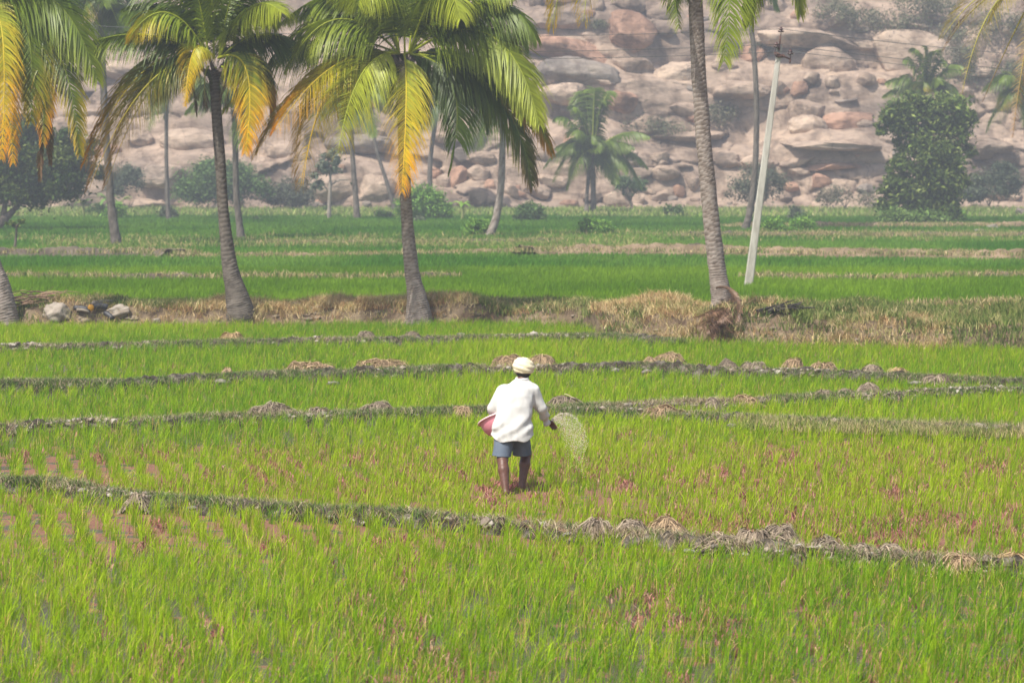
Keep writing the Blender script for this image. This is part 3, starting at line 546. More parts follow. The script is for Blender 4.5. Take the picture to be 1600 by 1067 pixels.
# ------------------------------------------------------------------ straw heaps, stones and clods on the bunds
def heap(px, py, w, h, label, group='straw heaps on the bunds', tone=(.42,.31,.19), name='straw_heap', nb=620):
    c = G(px, py, .10); s = c[1]/FPX; sx, sz = w*s/2, max(h*s*.55, .05); sy = max(.16, sx*.45); r = np.random.default_rng(abs(int(px*3+py)))
    V, F = ICO[4]; V = V.copy(); V *= (.9+.35*fbm(V*1.6+px, 3)+.10*fbm(V*7+px, 2))[:, None]; V = V*np.array((sx*.9, sy*.9, sz*.9)); V[:, 2] = np.maximum(V[:, 2], -.1)
    parts = [(V, [F], np.array(tone)*.55*(1+.3*fbm(V*20, 2))[:, None])]
    t = r.uniform(0, 6.28, nb); u = r.uniform(0, .95, nb); st = np.stack([np.cos(t)*u*sx, np.sin(t)*u*sy, np.sqrt(1-u*u)*sz], -1)
    ln = r.uniform(.08, .26, nb); a = t+r.normal(0, 1., nb); d = np.stack([np.cos(a), np.sin(a)*.7, np.zeros(nb)], -1); VV = []; 
    q = np.linspace(0, 1, 5)
    wv = np.stack([-np.sin(a), np.cos(a), r.uniform(-.8, .8, nb)], -1)*.0032*r.uniform(.7, 1.8, (nb, 1))
    P = st[:, None]+d[:, None]*(ln[:, None]*q)[..., None]; ee = np.sqrt((P[..., 0]/sx)**2+(P[..., 1]/sy)**2)
    P[..., 2] = np.where(ee < 1, np.sqrt(np.clip(1-ee*ee, 0, 1))*sz*1.08, -np.minimum((ee-1)*sz*1.6, .16))+r.normal(0, .02, (nb, 1))+.012+.05*vn(xyz(P[..., 0]*7, P[..., 1]*7, px))
    VV = np.stack([P-wv[:, None], P+wv[:, None]], 2).reshape(-1, 3); b = np.arange(nb)[:, None]*10
    Q = np.concatenate([b+np.array([[2*k, 2*k+1, 2*k+3, 2*k+2]]) for k in range(4)])
    cc = np.repeat(np.array(tone)*(1+.28*r.normal(size=(nb, 1)))*np.array([1, .98, .95]), 10, 0)
    parts.append((VV, [Q], np.clip(cc, .03, .8)))
    V, F, Cc = join(parts); return tag(mesh(name, V+c, F, M_straw, col=Cc, loc=c), label, 'straw heap', group)
T1, T2, T3 = (.40,.29,.18), (.29,.235,.175), (.46,.33,.18)
for a in [
(483,583,88,24,'wide tan straw heap, left of two on the bund left of the turban',None,T1),
(598,578,88,24,'wide tan straw heap, right of two on the bund left of the turban',None,T1),
(355,591,20,20,'narrow straw clump hanging over the second bund below the leaning palm',None,T1),
(793,572,52,26,'straggly root-like straw heap touching the turban on its left',None,T1),
(846,572,44,22,'straw heap just right of the turban',None,T1),
(1043,566,48,20,'pointed straw mound below the tall palm',None,T1),
(1015,571,34,14,'small straw heap left of the pointed mound below the tall palm',None,T1),
(1135,578,36,18,'grey-tan straw heap right of the pointed mound',None,T2),
(1178,578,40,14,'low straw heap left of the round straw ball',None,T2),
(1238,577,34,24,'round straw ball, left of a pair at the right of the bund',None,T1),
(1286,581,46,24,'round straw heap, right of a pair with strands trailing down',None,T1),
(1362,585,36,18,'grey straw heap on the bund toward the right edge',None,T2),
(1405,588,36,12,'flat orange-tan straw scrap toward the right edge',None,T3),
(1462,598,44,14,'flat grey straw patch near the right end of the bund',None,T2),
(425,650,78,26,'broad grey-tan straw heap on the bund left of the basin',None,T2),
(500,652,36,16,'small straw heap right of the broad one left of the basin',None,T2),
(588,646,74,18,'long low straw heap midway between broad heap and basin',None,T2),
(722,646,30,14,'flat tan straw patch just left of the basin',None,T1),
(882,634,58,20,'grey straw heap behind the thrown grain',None,T2),
(1042,650,64,20,'light straw heap on the bund right of the thrown grain',None,T1),
(1112,636,20,12,'tiny straw clump where the bund forks',None,T2),
(1166,630,40,14,'straw heap on the upper fork of the bund',None,T1),
(1285,622,34,14,'small grey straw heap, left of three on the upper fork',None,T2),
(1322,620,34,14,'small grey straw heap, middle of three on the upper fork',None,T2),
(1357,616,40,18,'grey straw heap, right of three on the upper fork',None,T2),
(362,531,38,16,'pale straw clump on the farthest near bund below the leaning palm',None,T3),
(572,531,28,16,'brown straw clump on the farthest near bund left of the middle palm',None,T2),
(640,530,34,12,'grey clump on the farthest near bund below the middle palm',None,T2),
(930,832,60,26,'grey-tan straw heap with a dark gap beneath, first on the nearest bund',None,T2),
(984,832,44,20,'grey straw heap second from left on the nearest bund',None,T2),
(1042,830,60,26,'golden-tan straw heap on the nearest bund',None,T1),
(1130,850,60,18,'long grey straw heap on the nearest bund right of the golden one',None,T2),
(1178,846,50,22,'grey straw heap in the middle of the row on the nearest bund',None,T2),
(1216,840,46,24,'tallest grey straw heap on the nearest bund',None,T2),
(1292,862,50,30,'rounded dark-based straw heap on the nearest bund',None,T2),
(1350,868,34,20,'small pale straw clump right of the rounded one on the nearest bund',None,T2),
(1388,868,40,16,'flat pale straw clump toward the right of the nearest bund',None,T2),
(1500,884,50,16,'brownish straw clump near the right end of the nearest bund',None,T1),
(1582,880,60,22,'orange-brown straw heap at the right end of the nearest bund',None,T3),
(152,500,40,10,'brown litter heap at the foot of the bank below the leaning boards',None,T2),
(215,786,26,18,'tangled grey straw clump on the left part of the nearest bund',None,T2),
]: heap(a[0], a[1], a[2], a[3], a[4], tone=a[6])
def on_bank(px, py):
    d = ray(px, py); ys = np.linspace(57, 74, 700); t = ys/d[1]; z = CAM_H+d[2]*t; X = d[0]*t; i = np.argmax(z <= np.maximum(bank_z(X, ys), 0)); return np.array((X[i], ys[i], max(0., z[i])))
def stone(px, py, w, h, label, z=.05, m=M_clod, name='stone', sub=4, group=None, cat='stone', flat=1.):
    c = on_bank(px, py) if z == 'bank' else G(px, py, z); s = c[1]/FPX; sx, sz = w*s/2, h*s/2; r = np.random.default_rng(abs(int(px*5+py))); V, F = ICO[sub]; V = V.copy()
    for k in range(8):
        n = r.normal(size=3); n /= np.linalg.norm(n); d = r.uniform(.5, .85); V -= np.outer(np.maximum(V @ n-d, 0)*.95, n)
    V *= (1+.16*fbm(V*2.6+px, 4))[:, None]; V[:, 0] /= abs(V[:, 0]).max(); V[:, 2] /= abs(V[:, 2]).max(); V *= np.array((sx, max(sz, sx*.6*flat), sz))
    return tag(mesh(name, V+c+np.array((0, 0, sz*.35)), [F], m, loc=c), label, cat, group)
for k, (px, py) in enumerate([(268,655),(318,658),(350,655),(345,598),(110,604),(150,603),(520,600),(60,755),(130,768),(226,777),(405,795),(455,793),(700,807),(960,580),(1010,582),(1145,665),(1170,667),(1205,668),(1430,601),(1540,606),(1240,532),(720,526),(780,527),(910,526),(240,541),(60,541),(1120,854),(1330,866),(885,836),(1075,862),(300,795),(600,805)]):
    stone(px, py, hr.uniform(12, 26), hr.uniform(6, 10), 'small pale dried mud clod on a bund between the paddies', .10, M_clod, 'mud_clod', 4, 'pale mud clods on the bunds', 'clod')
M_slab = mat('slab_stone', (.26,.22,.18), .9, .15, (.40,.35,.29), 5, .02, 20)
def bankpt(px, d): 
    X = W(px, 480, d)[0]; return np.array((X, d, float(bank_z(X, d))))
def bstone(px, py, w, h, label, m=M_slab, name='stone'):
    return stone(px, py+1, w, h*1.1, label, 'bank', m, name)
M_bst = mat('bank_stone', (.16,.125,.09), .95, .1, (.34,.28,.21), 9, .03, 20)
bstone(92,492,54,30,'flat pale triangular stone slab on the bank at left')
bstone(186,490,38,22,'rounded pale stone at the right of the planks on the left bank')
bstone(463,480,34,16,'grey-brown stone on the bank between the leaning palm and middle palm')
bstone(497,482,26,8,'low flat stone just right of the grey-brown stone on the bank')
bstone(245,502,14,10,'small stone on the bank between the planks and the leaning palm')
tag(stone(1552,358,22,14,'pointed grey stone on the far right strip below the leafy tree',.1,M_slab),cat='stone')
stone(1530,362,24,6,'flat stone left of the pointed grey stone at far right',.1,M_slab)
stone(1598,338,22,22,'dark round rock at the right edge in the far grass',.1,M_rockg)
for k in range(34):
    px = hr.uniform(20, 900) if k < 24 else hr.uniform(1000, 1600); stone(px, hr.uniform(486, 504) if px < 900 else hr.uniform(500, 532), hr.uniform(7, 17), hr.uniform(5, 9), 'small rough stone half buried in the dry grass of the palm bank', 'bank', M_bst, 'stone', 3, 'small stones on the palm bank')
# ------------------------------------------------------------------ palms
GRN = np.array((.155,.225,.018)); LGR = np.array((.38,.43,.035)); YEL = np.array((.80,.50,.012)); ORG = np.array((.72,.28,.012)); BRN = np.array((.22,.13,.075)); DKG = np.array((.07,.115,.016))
def frond_mesh(P0, C1, P1, n=64, L=1.05, wd=.034, c0=GRN, c1=GRN, ctip=None, side=None, droop=.8, r=RNG, thick=.028, along=.55, torn=.0, rcol=None):
    t = np.linspace(0, 1, 34)[:, None]; P = (1-t)**2*P0+2*t*(1-t)*C1+t*t*P1
    if side is None:
        hd = (P1-P0).copy(); hd[2] = 0; hl = np.linalg.norm(hd)
        hd = hd/hl if hl > .15 else np.array((0, -1., 0)); side = np.cross(hd, (0, 0, 1.))
    rv, rf = sweep(P, np.linspace(thick, .005, 34), 5)
    ctip = c1 if ctip is None else ctip
    steep = np.clip((P0[2]-P1[2])/(np.linalg.norm(P1-P0)+1e-6), 0, 1); roll = R(18+20*steep); droop = droop*(1-.2*steep)
    tt0 = np.linspace(0, 1, len(P)); pal = np.array([LGR*1.3*(1-s)+np.asarray(c1)*1.2*s for s in tt0]) if rcol is None else np.array([rcol]*len(tt0))
    rc = np.concatenate([np.repeat(pal, 5, 0), pal[:1], pal[-1:]])
    tl = np.linspace(.12, .995, n)+r.normal(0, .002, n); tl = np.clip(tl, 0, 1)
    B = (1-tl[:, None])**2*P0+2*(tl*(1-tl))[:, None]*C1+(tl**2)[:, None]*P1
    T = 2*(1-tl[:, None])*(C1-P0)+2*tl[:, None]*(P1-C1); T /= np.linalg.norm(T, axis=1)[:, None]
    ll = (1.42*L)*np.sin(np.pi*np.clip(tl*.80+.17, 0, 1))**.7*(1+.08*r.normal(size=n)); segs = 4
    V = []; F = []; C = []; q = np.linspace(0, 1, segs+1)
    up = np.cross(side, T); up /= np.linalg.norm(up, axis=1)[:, None]+1e-9; up *= np.sign(up[:, 2:3]+1e-6)
    sd2 = np.broadcast_to(side, T.shape); side = sd2*math.cos(roll)+up*math.sin(roll)*np.sign(sd2[:, 1:2]+1e-6)*min(1, abs(sd2[0, 1])*3)
    for sg in (-1, 1):
        a = along+.35*tl
        D = side*sg*(1+.08*r.normal(size=(n, 1)))+T*a[:, None]+up*.25+np.array((0, 0, -.12))*droop+.08*r.normal(size=(n, 3)); D /= np.linalg.norm(D, axis=1)[:, None]
        gz = (droop*(.55+.5*r.random(n)))[:, None]
        pts = [B.copy()]; d = D.copy()
        for s in range(segs):
            d = d+np.array((0, 0, -1.))*gz*(.34+.12*s); d /= np.linalg.norm(d, axis=1)[:, None]; pts.append(pts[-1]+d*(ll/segs)[:, None])
        pts = np.stack(pts, 1)
        wv = np.cross(D, up); wv = T*.75+up*.45*sg; wv /= np.linalg.norm(wv, axis=1)[:, None]
        wl = (wd*.5*(1+.15*r.normal(size=n)))[:, None]*np.array([.6, 1, .85, .55, .08])[None]
        ok = r.random(n) > torn
        Vs = np.stack([pts-wv[:, None]*wl[..., None], pts+wv[:, None]*wl[..., None]], 2)[ok]
        k = len(Vs); b = np.arange(k)[:, None]*2*(segs+1)
        F.append(np.concatenate([b+np.array([[2*s, 2*s+1, 2*s+3, 2*s+2]]) for s in range(segs)])+sum(len(v) for v in V))
        V.append(Vs.reshape(-1, 3))
        m1 = np.clip(tl*1.35-.42, 0, 1)[:, None, None]; m2 = q[None, :, None]
        f = np.clip(m1*.75+m2*.35+.12*r.normal(size=(n, 1, 1)), 0, 1)
        cc = c0*(1-f)+c1*f; f2 = np.clip((m1-.35)*1.1+(m2-.5)*.9+.1*r.normal(size=(n, 1, 1)), 0, 1); cc = cc*(1-f2)+ctip*f2
        cc = cc*(1+.16*r.normal(size=(n, 1, 1))); cc = np.clip(np.repeat(cc[:, :, None], 2, 2)[ok], .01, .85); C.append(cc.reshape(-1, 3))
    lv = np.concatenate(V); Vt, Ft, Ct = join([(rv, rf, rc), (lv, [np.concatenate(F)], np.concatenate(C))])
    return Vt, Ft, Ct
def trunk(pts, rad, par, m=M_trunk, nr=20, ring=.075, flare=None, name='trunk'):
    P = np.asarray(pts, float); ln = np.linalg.norm(np.diff(P, axis=0), axis=1).sum(); n = max(24, int(ln/(ring/3.2))) if nr > 10 else max(16, int(ln/.25))
    C = spline(P, n); rr = np.interp(np.linspace(0, 1, n), np.linspace(0, 1, len(rad)), rad); s = np.linspace(0, ln, n)
    th = np.linspace(0, 2*np.pi, nr, endpoint=False)
    jit = .7*vn(xyz(s[:, None]*1.3, np.cos(th)[None]*1.2, np.sin(th)[None]*1.2))
    ph = (s[:, None]+.03*np.sin(th+P[0, 0])[None])/ring*(1)+jit; saw = ph-np.floor(ph); lump = fbm(xyz(s[:, None]*3, np.cos(th)[None]*1.5+P[0, 0], np.sin(th)[None]*1.5), 3)
    rn = 1+.04*(saw-.5)*(.6+.8*lump)+.06*lump+.012*RNG.normal(size=(n, nr))
    V, F = sweep(C, rr, nr, rn); c = np.zeros((len(V), 3)); c[:n*nr, 0] = (saw*.8+.2*RNG.random((n, nr))).ravel(); c[:n*nr, 1] = np.repeat(s, nr)/10
    return mesh(name, V, F, m, par, col=c)
def palm(label, base, tr, rad, cx, cy, D, fronds, m=M_trunk, nr=20, L=.88, n=140, wd=.040, group=None, dead=(), torn=0, coconuts=0, spikes=5, name='coconut_palm', droop=1.05, seed=1, tdepth=None, thick=.028, sib=0):
    """base: world foot; tr: photo points up the stem; (cx,cy): crown heart; fronds: (tipx,tipy,ctrlx,ctrly,depth offset,c0,c1,ctip)"""
    r = np.random.default_rng(seed); o = thing(name, base, label, 'palm', group)
    dd = np.linspace(base[1], D, len(tr)+1)[1:]
    pts = [base-np.array((0, 0, .15)), base]+[W(x, y, d) for (x, y), d in zip(tr, dd)]
    trunk(pts, rad, o, m, nr)
    heart = W(cx, cy, D)
    s = D/FPX
    if sib: fronds = list(fronds)+[(f[0]+r.normal(0, 16), f[1]+r.normal(4, 14), f[2]+r.normal(0, 18), f[3]+r.normal(0, 14), f[4]*r.uniform(.2, .8)+r.choice([-.9, .9])*r.uniform(.5, 1), *f[5:]) for f in fronds if r.random() < sib]
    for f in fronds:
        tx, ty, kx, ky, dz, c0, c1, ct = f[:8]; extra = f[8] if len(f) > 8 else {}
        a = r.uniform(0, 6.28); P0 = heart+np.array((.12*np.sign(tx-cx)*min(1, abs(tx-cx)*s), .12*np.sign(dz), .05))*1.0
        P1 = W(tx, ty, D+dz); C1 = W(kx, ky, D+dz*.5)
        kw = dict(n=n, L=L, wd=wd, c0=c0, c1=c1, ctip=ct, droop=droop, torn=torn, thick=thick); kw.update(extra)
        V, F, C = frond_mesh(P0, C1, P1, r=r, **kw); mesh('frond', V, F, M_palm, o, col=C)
    for k in range(spikes):      # old leaf bases and fibre under the crown
        a = r.uniform(0, 6.28); P0 = heart-np.array((0, 0, .25)); e = P0+np.array((math.cos(a)*.34, math.sin(a)*.34, r.uniform(-.1, .45)))
        V, F = sweep(spline([P0, (P0+e)/2+np.array((0, 0, -.06)), e], 8), np.linspace(.06, .02, 8), 6); mesh('leaf_base', V, F, M_bark, o)
    for k, (hx, hy, ln) in enumerate(dead):
        P0 = heart+np.array((hx, hy, -.15)); P1 = P0+np.array((hx*.6, hy*.6, -ln)); V, F, C = frond_mesh(P0, P0+np.array((hx*1.2, hy*1.2, -.1)), P1, n=34, L=.4, wd=.03, c0=DKG*.7, c1=BRN*.7, ctip=BRN*.6, droop=1.5, r=r)
        mesh('dead_frond', V, F, M_palm, o, col=C)
    return o
def sideout(x): v = np.array((x, -.25, 0.)); return v/np.linalg.norm(v)
# --- middle palm
D3 = 67.4
b3 = np.array((W(655,488,D3)[0], D3, 0)); b3[2] = bank_z(b3[0], D3)-.02
fx = dict
F3 = [
(452,104,520,-34,-.6,GRN,LGR,LGR*1.1,dict(L=.98)), (400,242,495,70,-.8,LGR,YEL*.8,BRN*1.2,{}), (470,292,500,75,-1.5,GRN,YEL*.9,BRN*1.3,dict(L=.85)), (528,240,555,70,-2.2,LGR,LGR,YEL*.6,dict(L=.95)),
(430,205,520,60,-1.6,LGR,YEL*.9,ORG,dict(L=.8)), (628,300,640,110,-2.6,LGR,YEL,ORG,dict(L=.86)), (702,268,745,95,-.8,DKG,DKG,DKG*1.2,dict(L=.7)),
(818,182,800,-25,-1.0,GRN,LGR,LGR*1.3,dict(L=1.02)), (822,70,790,-70,.8,DKG,GRN,GRN,dict(L=.95)), (832,290,800,90,-.2,DKG,GRN,BRN,dict(L=.95)),
(862,238,800,65,.3,GRN,GRN,ORG*.9,dict(L=.8)), (352,170,480,15,.2,GRN,LGR,LGR,dict(L=.95)), (470,24,560,-70,1.0,GRN,GRN,LGR,dict(L=.95)),
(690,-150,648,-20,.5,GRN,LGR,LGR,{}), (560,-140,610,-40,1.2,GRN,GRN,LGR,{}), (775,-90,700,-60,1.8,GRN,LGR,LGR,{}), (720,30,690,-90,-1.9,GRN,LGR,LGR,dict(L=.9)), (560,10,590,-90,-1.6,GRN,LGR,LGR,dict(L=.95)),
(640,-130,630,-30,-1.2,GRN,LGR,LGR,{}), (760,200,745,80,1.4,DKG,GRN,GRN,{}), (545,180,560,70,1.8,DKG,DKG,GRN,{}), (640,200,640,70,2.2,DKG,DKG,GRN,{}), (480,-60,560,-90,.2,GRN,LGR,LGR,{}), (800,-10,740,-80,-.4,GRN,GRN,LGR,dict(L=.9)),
]
palm('yellow-tipped coconut palm in the middle of the bank with its whole crown above the sower', b3, [(652,470),(643,420),(636,340),(632,270),(630,180),(632,105)], [.42,.37,.25,.17,.14,.135,.13,.125], 632, 88, D3, F3, spikes=12, seed=3, sib=.22)
# --- leaning palm to the left
D2_ = 67.2
b2 = np.array((W(376,493,D2_)[0], D2_, 0)); b2[2] = bank_z(b2[0], D2_)-.02
F2 = [
(106,84,215,20,-.4,DKG,GRN,LGR,dict(L=.72)), (202,60,262,-35,-.8,GRN,LGR,YEL,dict(L=.7)), (133,256,225,45,-.7,GRN,YEL*.6,ORG,dict(L=.9)), (166,290,235,75,-1.0,DKG,YEL*.45,BRN*1.3,dict(L=.75)),
(289,166,298,30,-1.7,LGR,YEL*.9,YEL,dict(L=.4)), (383,240,410,60,-1.4,GRN,YEL,ORG,dict(L=.62)), (492,86,410,20,.4,DKG,DKG,GRN,dict(L=.85)), (455,-45,385,-70,.6,GRN,GRN,LGR,{}), (330,-120,325,-30,.2,GRN,GRN,LGR,{}),
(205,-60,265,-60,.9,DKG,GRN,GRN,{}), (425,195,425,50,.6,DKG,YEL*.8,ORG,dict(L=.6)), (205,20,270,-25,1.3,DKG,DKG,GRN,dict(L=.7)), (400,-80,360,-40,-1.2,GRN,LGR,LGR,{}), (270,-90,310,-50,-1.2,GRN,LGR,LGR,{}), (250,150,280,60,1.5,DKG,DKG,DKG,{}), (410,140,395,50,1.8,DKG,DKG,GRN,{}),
(440,20,390,-30,-1.4,GRN,LGR,LGR,{}),
]
palm('leaning coconut palm with dark trunk, second from the left edge', b2, [(370,460),(360,420),(350,340),(344,250),(338,170),(335,110)], [.40,.36,.27,.19,.13,.125,.12,.12], 335, 95, D2_, F2, m=M_trunkd, dead=[(-.25,-.15,1.1),(-.1,-.3,1.0),(.2,-.25,.9),(.0,.3,.8),(-.3,.1,.7)], spikes=14, seed=4, sib=.25)
# --- left edge palm
D1_ = 66.9
b1 = np.array((W(4,486,D1_)[0], D1_, 0)); b1[2] = bank_z(b1[0], D1_)-.02
F1 = [
(152,126,95,-70,-.6,GRN,GRN,LGR,dict(L=1.05)), (124,240,108,0,-1.0,DKG,GRN,YEL*.7,dict(L=.65)), (66,222,85,0,-1.2,DKG,GRN,ORG,dict(L=.6)), (2,250,18,-10,-2.0,LGR,YEL*.9,ORG,dict(L=.62)), (78,255,70,40,-.3,DKG,BRN,BRN,dict(L=.4)),
(48,190,62,-30,-1.2,GRN,GRN,YEL*.6,dict(L=.85)), (90,-120,30,-60,.2,GRN,GRN,LGR,{}), (-160,150,-110,-60,0,GRN,GRN,LGR,{}), (-200,-20,-120,-110,.5,GRN,GRN,LGR,{}), (-70,-150,-50,-60,-.4,GRN,GRN,LGR,{}), (-80,220,-80,30,-1.4,GRN,YEL,ORG,{}), (20,-170,0,-60,.8,GRN,GRN,LGR,{}),
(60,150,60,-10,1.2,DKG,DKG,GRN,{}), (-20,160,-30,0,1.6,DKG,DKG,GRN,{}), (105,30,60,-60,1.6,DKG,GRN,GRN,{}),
]
palm('coconut palm cut by the left edge with green and orange fronds', b1, [(-2,450),(-14,400),(-26,320),(-30,220),(-28,120),(-24,40)], [.46,.42,.28,.18,.15,.14,.135,.13], -22, 16, D1_, F1, spikes=8, seed=5, sib=.3)
# --- tall palm right of centre
D4 = 61.8
b4 = np.array((W(1131,488,D4)[0], D4, 0)); b4[2] = bank_z(b4[0], D4)-.02
F4 = [
(862,44,900,-190,-.6,GRN,LGR,YEL*.9,dict(L=.8)), (912,34,930,-190,-1.2,GRN,LGR,YEL,dict(L=.8)), (1062,46,1030,-120,-.8,DKG,GRN,LGR*.8,dict(L=.6)), (1131,98,1165,-150,-1.4,GRN,GRN,LGR*.9,dict(L=.9)), (1172,36,1190,-170,.2,GRN,GRN,LGR,{}), (1250,22,1230,-200,-.4,GRN,GRN,LGR,{}),
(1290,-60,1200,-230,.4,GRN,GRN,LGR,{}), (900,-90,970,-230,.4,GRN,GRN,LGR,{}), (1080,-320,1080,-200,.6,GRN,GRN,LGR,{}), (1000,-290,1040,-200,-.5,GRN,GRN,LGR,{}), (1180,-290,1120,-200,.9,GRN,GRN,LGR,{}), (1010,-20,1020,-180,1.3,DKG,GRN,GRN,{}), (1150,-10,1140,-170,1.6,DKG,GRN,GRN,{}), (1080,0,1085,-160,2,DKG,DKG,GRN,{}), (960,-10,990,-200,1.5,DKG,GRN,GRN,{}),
]
o4 = palm('tallest coconut palm, right of centre, with brown fibre skirt at its base', b4, [(1127,460),(1119,410),(1107,300),(1098,200),(1091,100),(1087,0),(1083,-90)], [.42,.36,.24,.19,.178,.17,.165,.16,.155,.15], 1082, -112, D4, F4, spikes=6, seed=6, sib=.3)
for (ax, ay, kx, ky, tx, ty, L_) in [(1148+RNG.normal(0,4),468+RNG.normal(0,9),1130+RNG.normal(0,16),488+RNG.normal(0,10),1122+RNG.normal(0,20),528+RNG.normal(0,14),.4) for _ in range(14)]+[(1150,468,1130,488,1088,496,.35),(1152,470,1150,500,1130,545,.45),(1150,472,1140,510,1100,538,.5),(1148,465,1135,485,1102,490,.35),(1140,455,1160,475,1148,505,.3),(1120,450,1145,440,1158,490,.25),(1152,478,1120,492,1090,512,.4),(1145,480,1150,510,1142,540,.3)]:
    V, F, C = frond_mesh(W(ax, ay, D4-.35), W(kx, ky, D4-1.7), W(tx, ty, D4-2.15), n=40, L=L_*.6, wd=.018, c0=BRN*.8, rcol=BRN*.7, c1=np.array((.24,.13,.075)), ctip=np.array((.30,.18,.11)), droop=.6, torn=.25)
    mesh('dead_frond', V, F, M_palm, o4, col=C)
# --- palm with thin drooping fronds at the upper right corner
D6 = 60.
b6 = np.array((W(1675,500,D6)[0], D6, 0)); b6[2] = bank_z(b6[0], D6)-.02
DY = np.array((.42,.36,.10)); DB = np.array((.40,.24,.13))
F6 = [(1472,60,1540,-45,-.4,DY,DY,DY*1.1,{}), (1473,80,1535,-30,.2,DY*.6,BRN,BRN,dict(L=.22,torn=.3)), (1503,148,1540,-40,-.8,DY,DY,DB,dict(L=.40)), (1535,160,1600,10,-.3,DY*.5,BRN*1.2,BRN,dict(L=.2,torn=.3)), (1582,215,1605,20,-.9,DY,DB,DB*1.1,dict(L=.26)), (1545,35,1590,-60,.8,DY,DY,DY,{}), (1600,130,1630,0,.5,DY*.7,DY,DB,{}), (1780,60,1720,-60,0,DY,DY,DY,{}), (1760,160,1710,0,-.6,DY,DY,DB,{}), (1640,-160,1640,-80,.2,DY,DY,DY,{}), (1560,-120,1600,-90,.5,DY,DY,DY,{}), (1740,-100,1690,-90,.5,DY,DY,DY,{}), (1650,170,1650,20,.8,DY,DY,DB,{})]
palm('palm of thin yellowish drooping fronds hanging in from the upper right corner', b6, [(1672,460),(1665,380),(1658,260),(1652,140),(1648,20)], [.4,.38,.27,.22,.19,.17,.16], 1640, -30, D6, F6, name='palm_tree', L=.44, n=120, wd=.022, droop=.5, spikes=5, seed=8, thick=.03)
# --- far palms
def farpalm(label, foot, tr, cx, cy, nf=18, fl=3.2, r0=.2, seed=1, up=.5, m=M_trunkd, tint=1., D=None, group='far palms in front of the hill', yel=.15, explicit=None, double=False):
    b = G(*foot); D = b[1]; s = FPX/D; r = np.random.default_rng(seed); fr = []
    if explicit:
        for (tx, ty) in explicit:
            ang = r.uniform(-1.2, 1.2); kx = cx+(tx-cx)*.55; ky = min(cy, ty)-abs(tx-cx)*.25-(6 if ty > cy else 0); fr.append((tx, ty, kx, ky, ang, DKG, GRN, GRN*1.2, {}))
    for k in range(nf):
        a = 2*np.pi*k/nf+r.uniform(-.25, .25); el = r.uniform(-.7, 1.25) if k % 3 else r.uniform(.4, 1.4)
        l = fl*r.uniform(.8, 1.1); hx = math.cos(a)*math.cos(el*.5); hy = math.sin(a)*math.cos(el*.5)
        tip = np.array((hx*l*.85, hy*l*.85, l*(.75*math.sin(el)-.35))); ct = np.array((hx*l*.42, hy*l*.42, l*(.45*math.sin(el)+.30)))
        col = (DKG*tint, GRN*tint, (YEL*.6 if r.random() < yel else GRN*1.3*tint))
        fr.append((cx+tip[0]*s, cy-tip[2]*s, cx+ct[0]*s, cy-ct[2]*s, tip[1], *col, {}))
    o = palm(label, b, list(tr)+[(cx, cy+3)], [r0*1.4, r0*1.2, r0*.9, r0*.8, r0*.75, r0*.7], cx, cy, D, fr, m=m, nr=10, L=1.0, n=56, wd=.10, group=group, spikes=4, seed=seed, thick=.05)
    if double:
        P = [G(foot[0]-11, foot[1]+1), W(foot[0]-10, foot[1]-30, D), W(cx-4, cy+12, D)]
        trunk(P, [r0*.9, r0*.6, r0*.55], o, m, 10)
    return o
farpalm('far palm at upper left whose crown is cut by the top edge', (183,386), [(176,340),(171,290),(165,200),(160,100)], 157, 4, 16, 3.0, .22, 21, yel=.3)
farpalm('thin far palm trunk crossing the pale boulder left of the leaning palm', (264,346), [(262,320),(260,250),(260,190)], 262, 132, 15, 3.6, .17, 22, tint=1.2)
farpalm('far palm with grey trunk directly right of the leaning palm', (377,376), [(374,350),(369,300),(368,240)], 366, 170, 13, 2.8, .2, 23)
farpalm('dark straight far palm trunk left of the middle palm', (558,345), [(556,310),(552,260),(549,210)], 548, 170, 13, 3.2, .22, 24)
farpalm('slanting thin far palm trunk close to the middle palm', (618,334), [(606,290),(590,240),(580,190)], 576, 150, 12, 3.2, .17, 25)
farpalm('far palm with drooping crown seen just right of the middle palm trunk', (673,332), [(672,300),(672,260),(676,220)], 684, 168, 15, 3.9, .24, 26)
farpalm('far palm with curved grey trunk behind the right fronds of the middle palm', (762,372), [(774,345),(782,300),(785,240)], 787, 165, 13, 2.8, .23, 27, m=M_trunk)
farpalm('short bushy twin-trunked palm in the grass between the middle palm and the tall palm', (927,337), [(927,318),(927,290),(926,262)], 925, 240, 15, 3.4, .24, 28, double=True, yel=.3,
        explicit=[(910,142),(930,138),(957,143),(895,168),(868,186),(1014,214),(1012,262),(1004,296),(866,284),(886,296),(960,288),(925,290),(850,262),(980,270),(900,150),(945,160),(990,230),(870,230)])
farpalm('slender far palm behind the electric pole with its crown above the top edge', (1163,362), [(1172,330),(1180,260),(1182,160),(1176,60),(1165,0)], 1160, -45, 13, 3.0, .19, 29)
farpalm('palm crown rising behind the leafy right tree', (1458,338), [(1455,300),(1450,240),(1448,190)], 1447, 148, 8, 3.0, .2, 30, explicit=[(1430,78),(1445,74),(1462,80),(1415,92),(1385,128),(1380,150),(1505,105),(1515,175),(1475,95)])
farpalm('far palm at the right edge behind the drooping yellowish fronds', (1612,340), [(1610,300),(1606,240),(1602,190)], 1600, 150, 15, 3.6, .2, 31)
